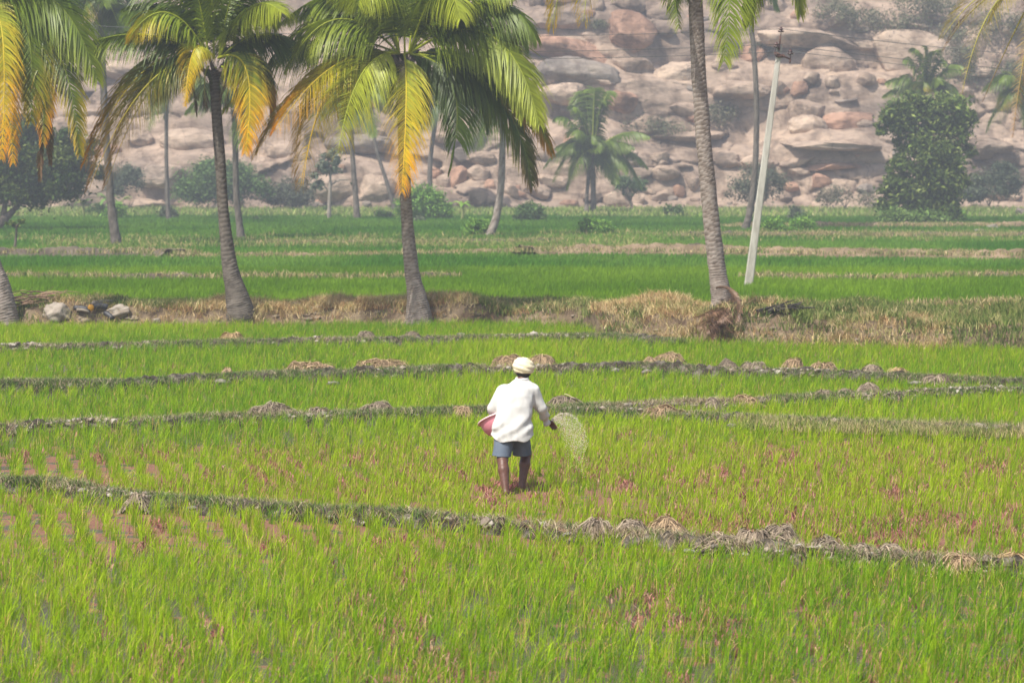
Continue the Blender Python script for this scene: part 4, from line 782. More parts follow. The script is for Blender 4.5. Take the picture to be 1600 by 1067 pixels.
# ------------------------------------------------------------------ broadleaf trees and bushes
def leafmass(blobs, n, ls, cols, r, clump=.28, nclump=None):
    vol = np.array([b[3]*b[4]*b[5] for b in blobs])**.67; pick = r.choice(len(blobs), nclump or max(30, n//90), p=vol/vol.sum())
    B = np.array(blobs); u = r.normal(size=(len(pick), 3)); u /= np.linalg.norm(u, axis=1)[:, None]; rad = r.uniform(.35, 1, len(pick))**.45
    cc = B[pick, :3]+u*B[pick, 3:]*rad[:, None]; csz = clump*B[pick, 3:].mean(1)*r.uniform(.6, 1.4, len(pick)); ctint = r.uniform(.75, 1.3, len(pick)); cidx = r.integers(0, len(cols), len(pick))
    i = r.integers(0, len(pick), n); P = cc[i]+r.normal(size=(n, 3))*csz[i][:, None]*np.array((1, 1, .75))
    P = P[P[:, 2] > .02]; i = i[:len(P)]; n = len(P)
    nn = r.normal(size=(n, 3))*.9+np.array((0, -.15, .75)); nn /= np.linalg.norm(nn, axis=1)[:, None]; a = np.cross(nn, r.normal(size=(n, 3))); a /= np.linalg.norm(a, axis=1)[:, None]; b = np.cross(nn, a)
    l = ls*r.uniform(.6, 1.3, (n, 1)); V = np.stack([P-a*l, P-b*l*.42+nn*l*.1, P+a*l, P+b*l*.42+nn*l*.1], 1).reshape(-1, 3); F = np.arange(4*n).reshape(-1, 4)
    C = np.array(cols)[cidx[i]]*ctint[i][:, None]*(1+.2*r.normal(size=(n, 1))); C = np.clip(np.repeat(C, 4, 0), .01, .7)
    return V, [F], C
def tree(name, label, foot, blobs_px, n, ls, cols, trunks=(), cat='tree', group=None, seed=1, depth=.7, clump=.28, z=0., part='crown', mstem=M_bark):
    b = G(foot[0], max(foot[1], 333), z); D = b[1]; s = D/FPX; r = np.random.default_rng(seed); o = thing(name, b, label, cat, group); blobs = []
    for (x, y, w, h) in blobs_px: c = W(x, y, D+r.uniform(-.3, .3)*w*s*.5); blobs.append((*c, w*s/2, w*s/2*depth, h*s/2))
    V, F, C = leafmass(blobs, n, ls, cols, r, clump); mesh(part, V, F, M_leaf, o, col=C)
    T = []
    for (pts, ra) in trunks:
        P = spline([W(x, y, D+(r.uniform(-.3, .3) if k else 0)) for k, (x, y) in enumerate(pts)], 26); v, f = sweep(P, np.linspace(ra[0], ra[1], 26)*(1+.12*r.normal(size=26)), 8); T.append((v, f))
    if T: v, f, _ = join(T); mesh('trunk' if cat == 'tree' else 'stem', v, f, mstem, o)
    return o
TG = [(.085,.135,.022),(.12,.18,.03),(.21,.26,.055),(.055,.09,.016)]
tree('leafy_tree', 'dense dark leafy tree at the right standing before the rocky hill', (1478,350), [(1430,185,90,60),(1480,180,80,60),(1398,178,44,44),(1392,205,36,40),(1425,225,60,50),(1450,250,90,70),(1408,262,44,36),(1400,290,52,44),(1470,285,80,70),(1440,305,80,50),(1490,222,50,50),(1395,318,40,24),(1465,328,70,36),(1516,200,18,34),(1430,158,40,18),(1470,155,34,16),(1505,278,30,22),(1375,200,24,24),(1418,150,16,12),(1512,180,24,16),(1518,235,20,24),(1378,290,24,26)], 30000, .18, TG,
     [([(1482,352),(1470,320),(1455,280),(1450,220)], (.35,.12)), ([(1486,352),(1492,320),(1498,270)], (.22,.08)), ([(1478,350),(1455,325),(1420,290)], (.2,.06)), ([(1452,260),(1420,220),(1400,185)], (.12,.04))], seed=41, clump=.24)
tree('broad_tree', 'wide dark spreading tree at the left edge beneath the palm fronds', (-8,362), [(70,250,130,80),(20,230,110,80),(110,250,80,60),(40,290,120,60),(90,285,90,50),(-20,270,90,90),(-60,250,90,90),(130,235,50,40),(30,200,80,40),(150,270,30,30),(100,210,50,30),(75,312,40,20)], 46000, .13, [(.035,.07,.012),(.05,.10,.016),(.08,.13,.02),(.13,.17,.03)],
     [([(-14,366),(5,345),(22,328),(40,310),(80,280)], (.3,.08)), ([(4,345),(8,315),(8,280),(20,240)], (.2,.07)), ([(-14,366),(-24,320),(-30,270)], (.25,.08)), ([(22,328),(60,300),(110,268)], (.1,.03)), ([(40,310),(45,270),(60,240)], (.1,.03))], seed=42, clump=.22)
BG = [(.09,.17,.04),(.13,.22,.05),(.07,.13,.035)]; YG = [(.16,.32,.04),(.22,.38,.05),(.12,.26,.04)]; GG = [(.10,.13,.07),(.14,.17,.09),(.08,.11,.06)]
for k, (lab, foot, bl, n, ls, cols) in enumerate([
('wide green bush at the hill foot behind the leaning palm trunk', (345,322), [(340,285,110,50),(300,298,60,30),(390,300,70,36),(330,265,50,26),(365,275,60,36)], 15000, .15, BG),
('grey-green bush with bare stems left of the thin far trunk', (200,330), [(195,285,52,40),(205,270,30,24),(180,290,28,24)], 5000, .13, GG),
('bright green round bush right behind the middle palm trunk', (672,345), [(665,320,56,50),(640,325,40,40),(690,330,36,30),(650,305,30,22)], 10000, .12, YG),
('pale green bush in the far grass right of the curved far trunk', (828,348), [(828,332,36,28),(812,338,24,16),(840,340,22,16)], 4500, .11, BG),
('small dark green bush touching the foot of the curved far trunk', (745,372), [(745,358,28,26),(738,364,18,14)], 3500, .10, YG),
('round bush in the paddy below the short twin-trunked palm', (932,370), [(930,356,44,26),(918,360,24,18),(944,360,24,18)], 4500, .10, YG),
('low bush just right of the foot of the pole', (1210,366), [(1210,355,38,20),(1200,358,20,14)], 3500, .10, YG),
('low bush second to the right of the pole', (1256,362), [(1256,352,34,18),(1246,355,20,12)], 3000, .10, YG),
('low light green bush at the foot of the leafy right tree', (1440,352), [(1420,342,60,20),(1450,344,50,18),(1395,340,40,22),(1470,346,40,16)], 6500, .12, [(.14,.24,.05),(.2,.3,.07),(.09,.16,.03)]),
('scrubby dark bush at the hill foot right of the leafy right tree', (1545,322), [(1545,290,60,40),(1575,280,40,50),(1520,300,40,30),(1560,270,30,30)], 7000, .14, GG),
('grey scrub behind the lower pole at the hill foot', (1190,322), [(1180,285,70,50),(1210,290,50,40),(1160,300,50,30)], 4500, .14, [(.16,.15,.09),(.12,.14,.08)]),
('grey scrub between the leaning palm and middle palm at the hill foot', (455,330), [(460,300,60,40),(440,310,40,24)], 4500, .14, [(.13,.14,.09),(.10,.12,.07)]),
('thin dry scrub at the foot of the hill left of the leafy right tree', (1320,326), [(1310,300,50,30),(1350,310,40,24),(1290,310,40,20)], 1500, .13, [(.26,.22,.15),(.18,.18,.11)]),
]): tree('bush', lab, foot, bl, n, ls, cols, [([foot, (foot[0]+3, foot[1]-14)], (.06,.02)), ([foot, (foot[0]-8, foot[1]-16)], (.05,.02)), ([foot, (foot[0]+10, foot[1]-18)], (.05,.02))], cat='bush', seed=60+k, part='foliage')
for k in range(22):
    px = hr.uniform(-60, 1660); py = hr.uniform(333, 350); w = hr.uniform(12, 34); h = w*hr.uniform(.5, .8)
    tree('bush', 'small green bush in the rough grass along the foot of the rocky hill', (px, py), [(px, py-h*.45, w, h), (px+w*.3, py-h*.3, w*.6, h*.6)], int(w*60), .12, [BG, GG, YG][k % 3], [([(px, py), (px+1, py-h*.6)], (.04, .015))], cat='bush', group='small bushes along the hill foot', seed=300+k, part='foliage')
def hillbush(px, py, w, h, n, label, cols, seed):
    c = on_hill(px, py+h*.3); r = np.random.default_rng(seed); s = c[1]/FPX; o = thing('hill_bush', c, label, 'bush')
    V, F, C = leafmass([(c[0], c[1]-.5, c[2]+h*s*.3, w*s/2, w*s*.35, h*s/2), (c[0]+w*s*.25, c[1], c[2]+h*s*.2, w*s*.3, w*s*.3, h*s*.35)], n, .14, cols, r, .3); mesh('foliage', V, F, M_leaf, o, col=C)
    v, f = sweep(spline([c, c+np.array((.2, 0, h*s*.3))], 6), [.06,.05,.05,.04,.03,.02], 6); mesh('stem', v, f, M_bark, o)
OL = [(.15,.15,.08),(.11,.13,.06),(.19,.18,.11)]
for k, (x, y, w, h, n, lab) in enumerate([(1325,22,100,34,2600,'grey-brown scrub at the top edge above the large pale dome'),(1440,12,120,40,3200,'olive scrub at the top edge left of the drooping fronds'),(1480,60,60,40,1500,'dark scrub in the gully right of the large pale dome'),(1500,100,50,70,2600,'olive bush filling the gully behind the drooping frond tips'),(1570,120,60,50,2200,'dark bush behind the drooping fronds at the right'),(1185,78,34,22,900,'green bush behind the round reddish boulder'),(1148,78,30,22,700,'olive tuft left of the round reddish boulder'),(935,38,30,14,500,'small green tuft above the long thick pinkish slab'),(1020,200,100,20,1200,'brown dry scrub patch left of the tall palm trunk'),(1125,178,50,30,1200,'grey dry scrub right of the tall palm trunk'),(1560,40,90,40,2600,'scrub at the upper right behind the drooping fronds'),(1400,38,110,16,1500,'grey rubble scrub on the ledge above the large pale dome')]):
    hillbush(x, y, w, h, n, lab, OL, 90+k)
tree('young_tree', 'thin grey-leaved sapling with pale stem left of the dark far trunk', (514,345), [(515,255,34,26),(500,270,26,24),(530,275,26,18),(512,240,24,16),(545,285,18,10),(498,292,18,16)], 900, .22, [(.20,.24,.16),(.14,.18,.11)], [([(514,346),(515,310),(516,275),(512,250)], (.16,.06)), ([(516,290),(530,282),(545,282)], (.06,.03)), ([(515,300),(505,290),(498,288)], (.06,.03))], seed=81, clump=.25, mstem=M_slab)
tree('young_tree', 'small bent tree with tuft crown standing before rocks right of the short palm', (988,326), [(985,292,44,22),(975,286,26,16),(1000,288,26,14)], 2600, .13, [(.09,.16,.06),(.13,.21,.08)], [([(989,328),(984,312),(978,302),(982,292)], (.15,.06))], seed=82)
tree('young_tree', 'spindly dark sapling with small leaf tufts in the far left paddy', (25,392), [(34,346,14,6),(18,350,16,5),(26,352,10,6)], 350, .10, TG, [([(22,394),(25,372),(26,352)], (.07,.04)), ([(26,352),(36,346)], (.04,.02)), ([(26,354),(14,350)], (.04,.02)), ([(24,388),(16,394)], (.05,.02)), ([(24,388),(32,396)], (.05,.02))], seed=83)
def banana(label, foot, hpx, seed, cols=((.20,.36,.04),(.28,.42,.06))):
    b = G(*foot); D = b[1]; s = D/FPX; r = np.random.default_rng(seed); o = thing('banana_plant', b, label, 'plant', None); Hh = hpx*s
    v, f = sweep(spline([b, b+np.array((.05, 0, Hh*.35)), b+np.array((0, 0, Hh*.6))], 8), np.linspace(.12, .06, 8), 8); mesh('stem', v, f, mat('banana_stem', (.22,.24,.08), .7), o)
    for k in range(7):
        a = r.uniform(0, 6.28); l = Hh*r.uniform(.5, .7); q = np.linspace(0, 1, 9); d = np.array((math.cos(a), math.sin(a), 0)); sd_ = np.array((-d[1], d[0], 0))
        e = r.uniform(.4, 1.1); P = b+np.array((0, 0, Hh*.55))+d*(l*q*.6)[:, None]+np.array((0, 0, 1.))*(l*(e*q-.75*q*q))[:, None]; wq = .32*np.sin(np.pi*np.clip(q*.92+.06, 0, 1))**.6*l*.35
        V = np.concatenate([P-sd_*wq[:, None]-np.array((0, 0, .06)), P, P+sd_*wq[:, None]-np.array((0, 0, .06))]); i = np.arange(8)
        F = np.concatenate([np.stack([i, i+1, i+10, i+9], -1), np.stack([i+9, i+10, i+19, i+18], -1)])
        c = np.array(cols[k % 2])*r.uniform(.7, 1.2); mesh('leaf', V, [F], M_leaf, o, col=np.broadcast_to(c, (len(V), 3)))
banana('bright young banana plant beside the green bush right of the middle palm trunk', (722,346), 44, 3)
banana('banana plant under the left tree, nearer the left edge', (130,342), 40, 4, ((.14,.24,.05),(.3,.3,.1)))
banana('banana plant close to the foot of the upper left far palm', (168,340), 48, 5, ((.14,.26,.05),(.2,.3,.08)))
banana('banana plant just right of the upper left far palm trunk', (188,342), 46, 6, ((.14,.26,.05),(.24,.3,.08)))
# ------------------------------------------------------------------ electric pole and wires
M_conc = mat('pole_concrete', (.40,.37,.31), .8, .2, (.58,.55,.48), 6, .01, 30, stretch=(1,1,.25))
M_rust = mat('rusty_iron', (.09,.045,.035), .7, .3, (.16,.08,.06), 20)
M_porc = mat('brown_porcelain', (.07,.03,.025), .25, .6); M_wire = mat('wire', (.12,.12,.12), .5, .4)
pb = G(1167,450); DP = pb[1]; pole = thing('utility_pole', pb, 'leaning pale concrete electric pole right of the tall palm', 'utility pole')
top = W(1218.5,72,DP); ax = top-pb
def prism(a, b, w0, w1, d0, d1):
    n = 14; t = np.linspace(0, 1, n)[:, None]; P = a+(b-a)*t; ww = (w0+(w1-w0)*t)/2; dd_ = (d0+(d1-d0)*t)/2; ch = .22
    oct_ = [(-1,-1+ch),(-1+ch,-1),(1-ch,-1),(1,-1+ch),(1,1-ch),(1-ch,1),(-1+ch,1),(-1,1-ch)]
    V = np.concatenate([np.stack([P[:, 0]+x*ww[:, 0], P[:, 1]+y*dd_[:, 0], P[:, 2]], -1)[:, None] for x, y in oct_], 1).reshape(-1, 3)
    i = np.arange(n-1)[:, None]*8; j = np.arange(8)[None]; k = (j+1) % 8
    Q = np.stack([i+j, i+k, i+8+k, i+8+j], -1).reshape(-1, 4); return V, [Q, np.array([list(range(8))[::-1], list(range((n-1)*8, n*8))])]
v, f = prism(pb-np.array((0,0,.3)), top, .27, .15, .2, .13); mesh('pole_shaft', v, f, M_conc, pole, smooth=False)
def seg(a, b, r_, n=8): return sweep(np.array([a, (np.asarray(a)+b)/2, b]), r_, n)
a0, a1 = W(1210.5,82,DP-.12), W(1235,93,DP-.12); v, f, _ = join([seg(a0, a1, .028), seg(a0, a0+np.array((.03,0,-.12)), .024), seg(a1, a1+np.array((-.02,0,-.12)), .024)]); mesh('crossarm', v, f, M_rust, pole)
cl = W(1219,88,DP); v, f = sweep(np.array([cl-np.array((0,0,.05)), cl, cl+np.array((0,0,.05))]), [.14,.145,.14], 12); mesh('clamp_band', v, f, M_rust, pole)
v, f, _ = join([seg(W(1218,72,DP-.1), W(1219.5,56,DP-.1), .025), seg(W(1217,80,DP-.1), W(1218,72,DP-.1), .03)]); mesh('top_bracket', v, f, M_rust, pole)
ins = []
for (x, y, q) in [(1213.5,71,a0), (1235,82,a1), (1220.5,47,W(1219.5,57,DP-.1))]:
    c = W(x, y, DP-.12); zz = np.array([-.08,-.075,-.03,-.028,0,.005,.035,.05,.09,.095]); rr = np.array([.03,.085,.10,.045,.045,.075,.07,.035,.03,.0])
    v, f = sweep(np.array([c+np.array((0,0,z_)) for z_ in zz]), rr, 14); ip = mesh('insulator', v, f, M_porc, pole); v, f = seg(c-np.array((0,0,.07)), np.asarray(q), .014); mesh('insulator_pin', v, f, M_rust, ip); ins.append(c+np.array((0,0,.03)))
for k, c in enumerate(ins):
    for sgn, far, lab in ((1, (34, 12, -.2), 'right'), (-1, (-38, -6, 1.5), 'left')):
        e = c+np.array(far)+np.array((0, 0, .0)); q = np.linspace(0, 1, 40)[:, None]; P = c+(e-c)*q; P[:, 2] -= (1.0*4*q*(1-q))[:, 0]*.9
        v, f = sweep(P, .010, 5); tag(mesh('power_line', v, f, M_wire, loc=c), f'thin wire running {lab} from the '+['left insulator on the crossarm','right insulator on the crossarm','topmost insulator'][k]+' of the electric pole', 'wire')
# ------------------------------------------------------------------ things lying on the left bank
M_wood = mat('grey_wood', (.20,.16,.12), .85, .15, (.36,.31,.25), 8, .01, 30, stretch=(.2,1,1)); M_blk = mat('black_rubber', (.03,.032,.036), .5, .4, (.06,.06,.065), 10); M_orn = mat('orange_plastic', (.75,.36,.03), .4, .45)
DL = 67.5
def lay(name, a, b, sz, m, label, cat, D=DL):
    da, db = on_bank(*a)[1]-.16, on_bank(*b)[1]-.16; A, B = W(a[0], a[1]-3, da), W(b[0], b[1]-3, db); n = 8; t = np.linspace(0, 1, n)[:, None]; P = A+(B-A)*t; P[:, 2] += .02*np.sin(t[:, 0]*3)
    v, f = sweep(P, sz, 6 if m is M_wood else 12); c = (A+B)/2; return tag(mesh(name, v, f, m, loc=c), label, cat)
lay('wooden_plank', (146,477), (178,476), .06, M_wood, 'pale plank lying on top of the pile on the left bank', 'plank')
lay('wooden_plank', (120,487), (140,490), .04, M_wood, 'short whitish stick in front of the black pipe on the left bank', 'plank')
lay('wooden_plank', (176,497), (202,490), .05, M_wood, 'grey board leaning below the rounded pale stone', 'plank')
lay('rubber_pipe', (116,484), (142,488), .06, M_blk, 'black pipe lying left of the orange float on the bank', 'pipe')
lay('rubber_pipe', (146,482), (168,483), .07, M_blk, 'black pipe lying right of the orange float on the bank', 'pipe')
lay('rubber_pipe', (164,492), (176,501), .06, M_blk, 'short black pipe pointing down toward the paddy on the left bank', 'pipe')
c = W(142,481,on_bank(142,484)[1]-.2); v, F_ = ICO[4]; fo = thing('orange_float', c, 'round orange plastic float among black pipes on the left bank', 'float'); mesh('float_body', v*.075*np.array((1,1,1.1))+c, [F_], M_orn, fo); v, f = seg(c+np.array((0,0,.06)), c+np.array((0,0,.11)), .02); mesh('float_neck', v, f, M_blk, fo)
r = np.random.default_rng(9); parts = []
cc = on_bank(72,474)
for k in range(70):
    a = r.normal(0, .35); l = r.uniform(.3, .9); d = np.array((math.cos(a), .3*r.normal(), math.sin(a)*.5+.1)); st = cc+np.array((r.normal(-.35, .35), r.normal(0, .2), r.uniform(0, .28))); P = spline([st-d*l*.5, st+r.normal(size=3)*.04, st+d*l*.5], 8); v, f = sweep(P, np.linspace(.014, .005, 8), 5); parts.append((v, f, np.array((.36,.24,.16))*r.uniform(.5, 1.4)))
v, f, c_ = join(parts); tag(mesh('brushwood_pile', v, f, M_straw, col=c_, loc=cc), 'pile of dry brown branches behind the pale triangular stone on the left bank', 'branches')
parts = []; cc = on_bank(1222,488)
for k in range(26):
    a = r.normal(.25, .3); l = r.uniform(.2, .6); d = np.array((math.cos(a), 0, math.sin(a))); st = cc+np.array((r.normal(0, .2), r.normal(0, .08), r.uniform(.02, .14))); v, f = sweep(spline([st-d*l*.5, st+r.normal(size=3)*.03, st+d*l*.5], 6), np.linspace(.03, .01, 6), 5); parts.append((v, f, np.array((.05,.045,.04))*r.uniform(.6, 1.5)))
v, f, c_ = join(parts); tag(mesh('charred_branches', v, f, M_straw, col=c_, loc=cc), 'blackened branches lying on the dry bank right of the tall palm', 'branches')
# ------------------------------------------------------------------ the sower: signed distance modelling with surface nets
def nets(F, org, h):
    sg = F < 0; nx, ny, nz = F.shape; c = lambda A, i, j, k: A[i:nx-1+i, j:ny-1+j, k:nz-1+k]
    cnt = sum(c(sg, i, j, k).astype(np.int8) for i in (0,1) for j in (0,1) for k in (0,1)); act = (cnt > 0) & (cnt < 8); I, J, K2 = np.nonzero(act)
    idx = -np.ones(act.shape, np.int64); idx[I, J, K2] = np.arange(len(I)); acc = np.zeros((len(I), 3)); m = np.zeros(len(I))
    cor = [(i, j, k) for i in (0,1) for j in (0,1) for k in (0,1)]
    for a in range(8):
        for b in range(a+1, 8):
            d = np.subtract(cor[b], cor[a])
            if np.abs(d).sum() != 1: continue
            fa = F[I+cor[a][0], J+cor[a][1], K2+cor[a][2]]; fb = F[I+cor[b][0], J+cor[b][1], K2+cor[b][2]]; s = (fa < 0) != (fb < 0); t = fa/np.where(s, fa-fb, 1)
            acc += np.where(s[:, None], np.array(cor[a])+t[:, None]*d, 0); m += s
    V = (np.stack([I, J, K2], -1)+acc/m[:, None])*h+org; Q = []
    for ax in range(3):
        u, v = (ax+1) % 3, (ax+2) % 3; sl = [slice(1, -1)]*3; sl[ax] = slice(0, -1); s0 = sg[tuple(sl)]; sl2 = list(sl); sl2[ax] = slice(1, None); s1 = sg[tuple(sl2)]
        P = np.stack(np.nonzero(s0 != s1), -1); off = np.ones(3, int); off[ax] = 0; P = P+off; ins_ = sg[P[:, 0], P[:, 1], P[:, 2]]
        eu = np.zeros(3, int); eu[u] = 1; ev = np.zeros(3, int); ev[v] = 1
        g = lambda p: idx[p[:, 0], p[:, 1], p[:, 2]]
        q = np.stack([g(P-eu-ev), g(P-ev), g(P), g(P-eu)], -1); q[~ins_] = q[~ins_][:, ::-1]; Q.append(q[(q >= 0).all(1)])
    return V, [np.concatenate(Q)]
class SDF:
    def __init__(s, lo, hi, h):
        s.lo = np.array(lo, float); s.h = h; s.n = np.ceil((np.array(hi)-lo)/h).astype(int)+1; s.F = np.full(s.n, .3, np.float32)
        s.ax = [s.lo[i]+np.arange(s.n[i])*h for i in range(3)]
    def sub(s, lo, hi):
        a = np.clip(((np.array(lo)-s.lo)/s.h).astype(int), 0, s.n-1); b = np.clip(np.ceil((np.array(hi)-s.lo)/s.h).astype(int)+1, 1, s.n)
        sl = tuple(slice(a[i], b[i]) for i in range(3)); return sl, np.meshgrid(*[s.ax[i][sl[i]] for i in range(3)], indexing='ij', sparse=True)
    def put(s, sl, d, k, op='u'):
        A = s.F[sl]
        if op == 'u':
            h = np.clip(.5+.5*(A-d)/k, 0, 1) if k else (d < A)*1.; s.F[sl] = A*(1-h)+d*h-k*h*(1-h)
        elif op == 's': s.F[sl] = np.maximum(A, -d)
    def cone(s, a, b, r1, r2, k=.02, op='u'):
        a = np.array(a, float); b = np.array(b, float); m = max(r1, r2)+k*2+.03
        sl, (X, Y, Z) = s.sub(np.minimum(a, b)-m, np.maximum(a, b)+m); ab = b-a; t = np.clip(((X-a[0])*ab[0]+(Y-a[1])*ab[1]+(Z-a[2])*ab[2])/(ab @ ab), 0, 1)
        d = np.sqrt((X-a[0]-t*ab[0])**2+(Y-a[1]-t*ab[1])**2+(Z-a[2]-t*ab[2])**2)-(r1+(r2-r1)*t); s.put(sl, d, k, op)
    def ell(s, c, r, k=.02, op='u'):
        c = np.array(c, float); r = np.array(r, float); m = r+k*2+.03; sl, (X, Y, Z) = s.sub(c-m, c+m)
        q = np.sqrt(((X-c[0])/r[0])**2+((Y-c[1])/r[1])**2+((Z-c[2])/r[2])**2); d = (q-1)*r.min(); s.put(sl, d, k, op)
    def chain(s, pts, rs, k=.02):
        for i in range(len(pts)-1): s.cone(pts[i], pts[i+1], rs[i], rs[i+1], k)
FOOTP = G(800, 774); oM = FOOTP
man = thing('person', oM, 'barefoot person seen from behind in cream turban, white shirt and grey shorts, throwing grain', 'person')
M_skin = mat('dark_skin', (.105,.046,.030), .42, .45, (.15,.068,.045), 25, .002, 120)
M_shirt = mat('white_cotton', (.57,.565,.53), .9, .1, (.63,.62,.59), 6, .002, 300); M_short = mat('grey_shorts', (.115,.145,.19), .85, .2, (.14,.17,.215), 9, .002, 300)
M_turb = mat('cream_cloth', (.78,.68,.44), .9, .15, (.84,.76,.54), 14, .003, 200); M_hair = mat('dark_hair', (.02,.017,.015), .7, .3)
# joints, local metres (x right, y away from the camera, z up)
HipL, HipR = (-.085,.37,.74), (.095,.39,.74); KnL, AnL = (-.11,.20,.40), (-.07,-.02,.035); KnR, AnR = (.165,.63,.42), (.115,.47,.05)
Pel, Wa, Ch, Nk = (.0,.38,.80), (.015,.42,.95), (.055,.50,1.14), (.115,.57,1.27); ShL, ShR = (-.10,.53,1.165), (.245,.55,1.165)
ElL, WrL = (-.215,.55,.96), (-.235,.74,.87); ElR, WrR = (.345,.55,.955), (.405,.68,.80); Hd = (.135,.635,1.385)
B = SDF((-.45,-.2,-.14), (.62,1.05,1.56), .0058)
for H_, K_, A_, s in ((HipL, KnL, AnL, -1), (HipR, KnR, AnR, 1)):
    H_, K_, A_ = map(np.array, (H_, K_, A_)); B.cone(H_, K_, .090, .066, .03)
    mid = K_+(A_-K_)*.32+np.array((0,-.018,0)); B.cone(K_, mid, .060, .064, .02); B.cone(mid, A_, .062, .036, .02); B.cone(K_+np.array((0,.012,.02)), K_+np.array((0,.014,-.03)), .057, .056, .02)
    fd = np.array((.02*s, .20, -.06)); heel = A_+np.array((0,-.03,-.07)); toe = A_+fd+np.array((0,-.03,-.02))
    B.cone(A_, heel, .036, .032, .015); B.cone(heel, toe, .03, .02, .02); B.cone(A_, toe, .032, .02, .02)
    for q in range(5): tp = toe+np.array(((q-2)*.017, .0, 0)); B.cone(tp, tp+np.array((0,.045-.005*abs(q-1), -.004)), .0105, .009, .006)
B.ell(Pel, (.145,.085,.10), .03); B.cone(Pel, Wa, .09, .09, .03); B.cone(Wa, Ch, .09, .095, .03); B.ell((.075,.54,1.09), (.145,.085,.12), .03); B.cone(ShL, ShR, .05, .05, .03)
B.cone((.095,.54,1.2), Nk, .075, .055, .03); B.cone(Nk, np.array(Hd)+(-.002,-.02,-.07), .052, .055, .02)
B.ell(Hd, (.076,.095,.112), .02); B.ell(np.array(Hd)+(0,.055,-.06), (.05,.05,.055), .025)      # skull and jaw
hd = np.array(Hd); B.cone(hd+(0,.092,.01), hd+(0,.112,-.025), .010, .014, .01); B.ell(hd+(0,.088,.028), (.055,.014,.010), .01); B.ell(hd+(0,.088,-.055), (.025,.012,.008), .006); B.ell(hd+(0,.088,-.066), (.022,.012,.007), .006); B.ell(hd+(0,.085,-.098), (.02,.016,.014), .012)
for s in (-1, 1): B.ell(hd+(s*.079,-.005,-.015), (.010,.020,.030), .006); B.ell(hd+(s*.03,.100,.008), (.014,.010,.009), op='s')
for Sh, El, Wr in ((ShL, ElL, WrL), (ShR, ElR, WrR)):
    Sh, El, Wr = map(np.array, (Sh, El, Wr)); B.cone(Sh, El, .052, .038, .025); m_ = El+(Wr-El)*.3; B.cone(El, m_, .037, .039, .015); B.cone(m_, Wr, .038, .024, .015)
def hand(Wr, fd, pn, sx, curl):
    """wrist, finger direction, palm normal, across vector (toward the thumb), curl"""
    Wr = np.array(Wr); fd = np.array(fd, float); fd /= np.linalg.norm(fd); pn = np.array(pn, float); pn -= fd*(pn @ fd); pn /= np.linalg.norm(pn); ac = np.cross(fd, pn)*sx
    pc = Wr+fd*.045
    for q in (-.026,-.009,.009,.026): B.cone(Wr+ac*q*.7+fd*.008, Wr+fd*.085+ac*q, .014, .0115, .008)
    for i, (q, ln) in enumerate(((.029,.068), (.0095,.078), (-.0105,.072), (-.029,.056))):
        p = Wr+fd*.088+ac*q; a = curl*(.5+.1*i); dirs = []
        rr = (.0098,.0092,.0085,.0075)
        for j, fr in enumerate((.45,.32,.23)):
            d = fd*math.cos(a)+pn*math.sin(a); e = p+d*ln*fr*1.05; B.cone(p, e, rr[j], rr[j+1], .003); p = e; a += curl*(.75 if j == 0 else .5)
    t0 = Wr+fd*.022+ac*.026; t1 = t0+fd*.026+ac*.024+pn*.014; t2 = t1+fd*.028+ac*.004+pn*.018; B.cone(t0, t1, .014, .0115, .008); B.cone(t1, t2, .011, .0095, .004); B.cone(t2, t2+fd*.014+pn*.012-ac*.006, .0095, .008, .004)
hand(WrR, (.62,.45,-.42), (-.2,-.75,-.45), -1, .6)
hand(WrL, (.10,.85,-.10), (.35,0,-1), 1, .95)
V, F = nets(B.F, B.lo, B.h); mesh('body', V+oM, F, M_skin, man)
v, F_ = ICO[2]; me = [(v*.0105+oM+hd+np.array((s*.03,.092,.008)), [F_]) for s in (-1,1)]; vv, ff, _ = join(me); mesh('eye', vv, ff, mat('eye_white', (.5,.47,.42), .2, .5), man)
# hair at the nape under the turban
Hh = SDF(hd-(.12,.16,.14), hd+(.12,.14,.14), .005); Hh.ell(hd+(0,-.014,.0), (.079,.092,.105), 0); sl, (X, Y, Z) = Hh.sub(Hh.lo, Hh.lo+Hh.n*.005)
Hh.F[sl] = np.maximum(np.maximum(Hh.F[sl], (hd[2]-.062+.25*(Y-hd[1]+.08)**1-.0)-Z+np.zeros_like(X)), Y-hd[1]-.02+np.zeros_like(X)+np.zeros_like(Z)); V, F = nets(Hh.F, Hh.lo, .005); mesh('hair', V+oM, F, M_hair, man)
# turban: wound cloth
th = np.linspace(0, 2*np.pi, 96, endpoint=False); la = np.linspace(-.62, 1.5, 60); TH, LA = np.meshgrid(th, la, indexing='ij')
rr = 1+.06*np.abs(np.sin(5.5*LA+.9*np.sin(TH+.6)+.45*TH*0+1.1*np.cos(TH)))+.03*vn(xyz(np.cos(TH)*2.2, np.sin(TH)*2.2, LA*3))+.012*vn(xyz(np.cos(TH)*7, np.sin(TH)*7, LA*10)); rr = rr*(1-.12*np.exp(-((LA-1.5)/.16)**2)); rr += .09*np.exp(-((TH-.25)**2)/.10-((LA+.05)**2)/.08)
X = np.cos(TH)*np.cos(LA)*.122*rr; Y = np.sin(TH)*np.cos(LA)*.128*rr; Z = np.sin(LA)*.105*rr; Z += -.10*X+.10*Y
V = xyz(X, Y, Z)+hd+np.array((.0,-.005,.062)); nL = len(la); i = (np.arange(96)[:, None]*nL); i2 = ((np.arange(96)+1) % 96)[:, None]*nL; j = np.arange(nL-1)[None]
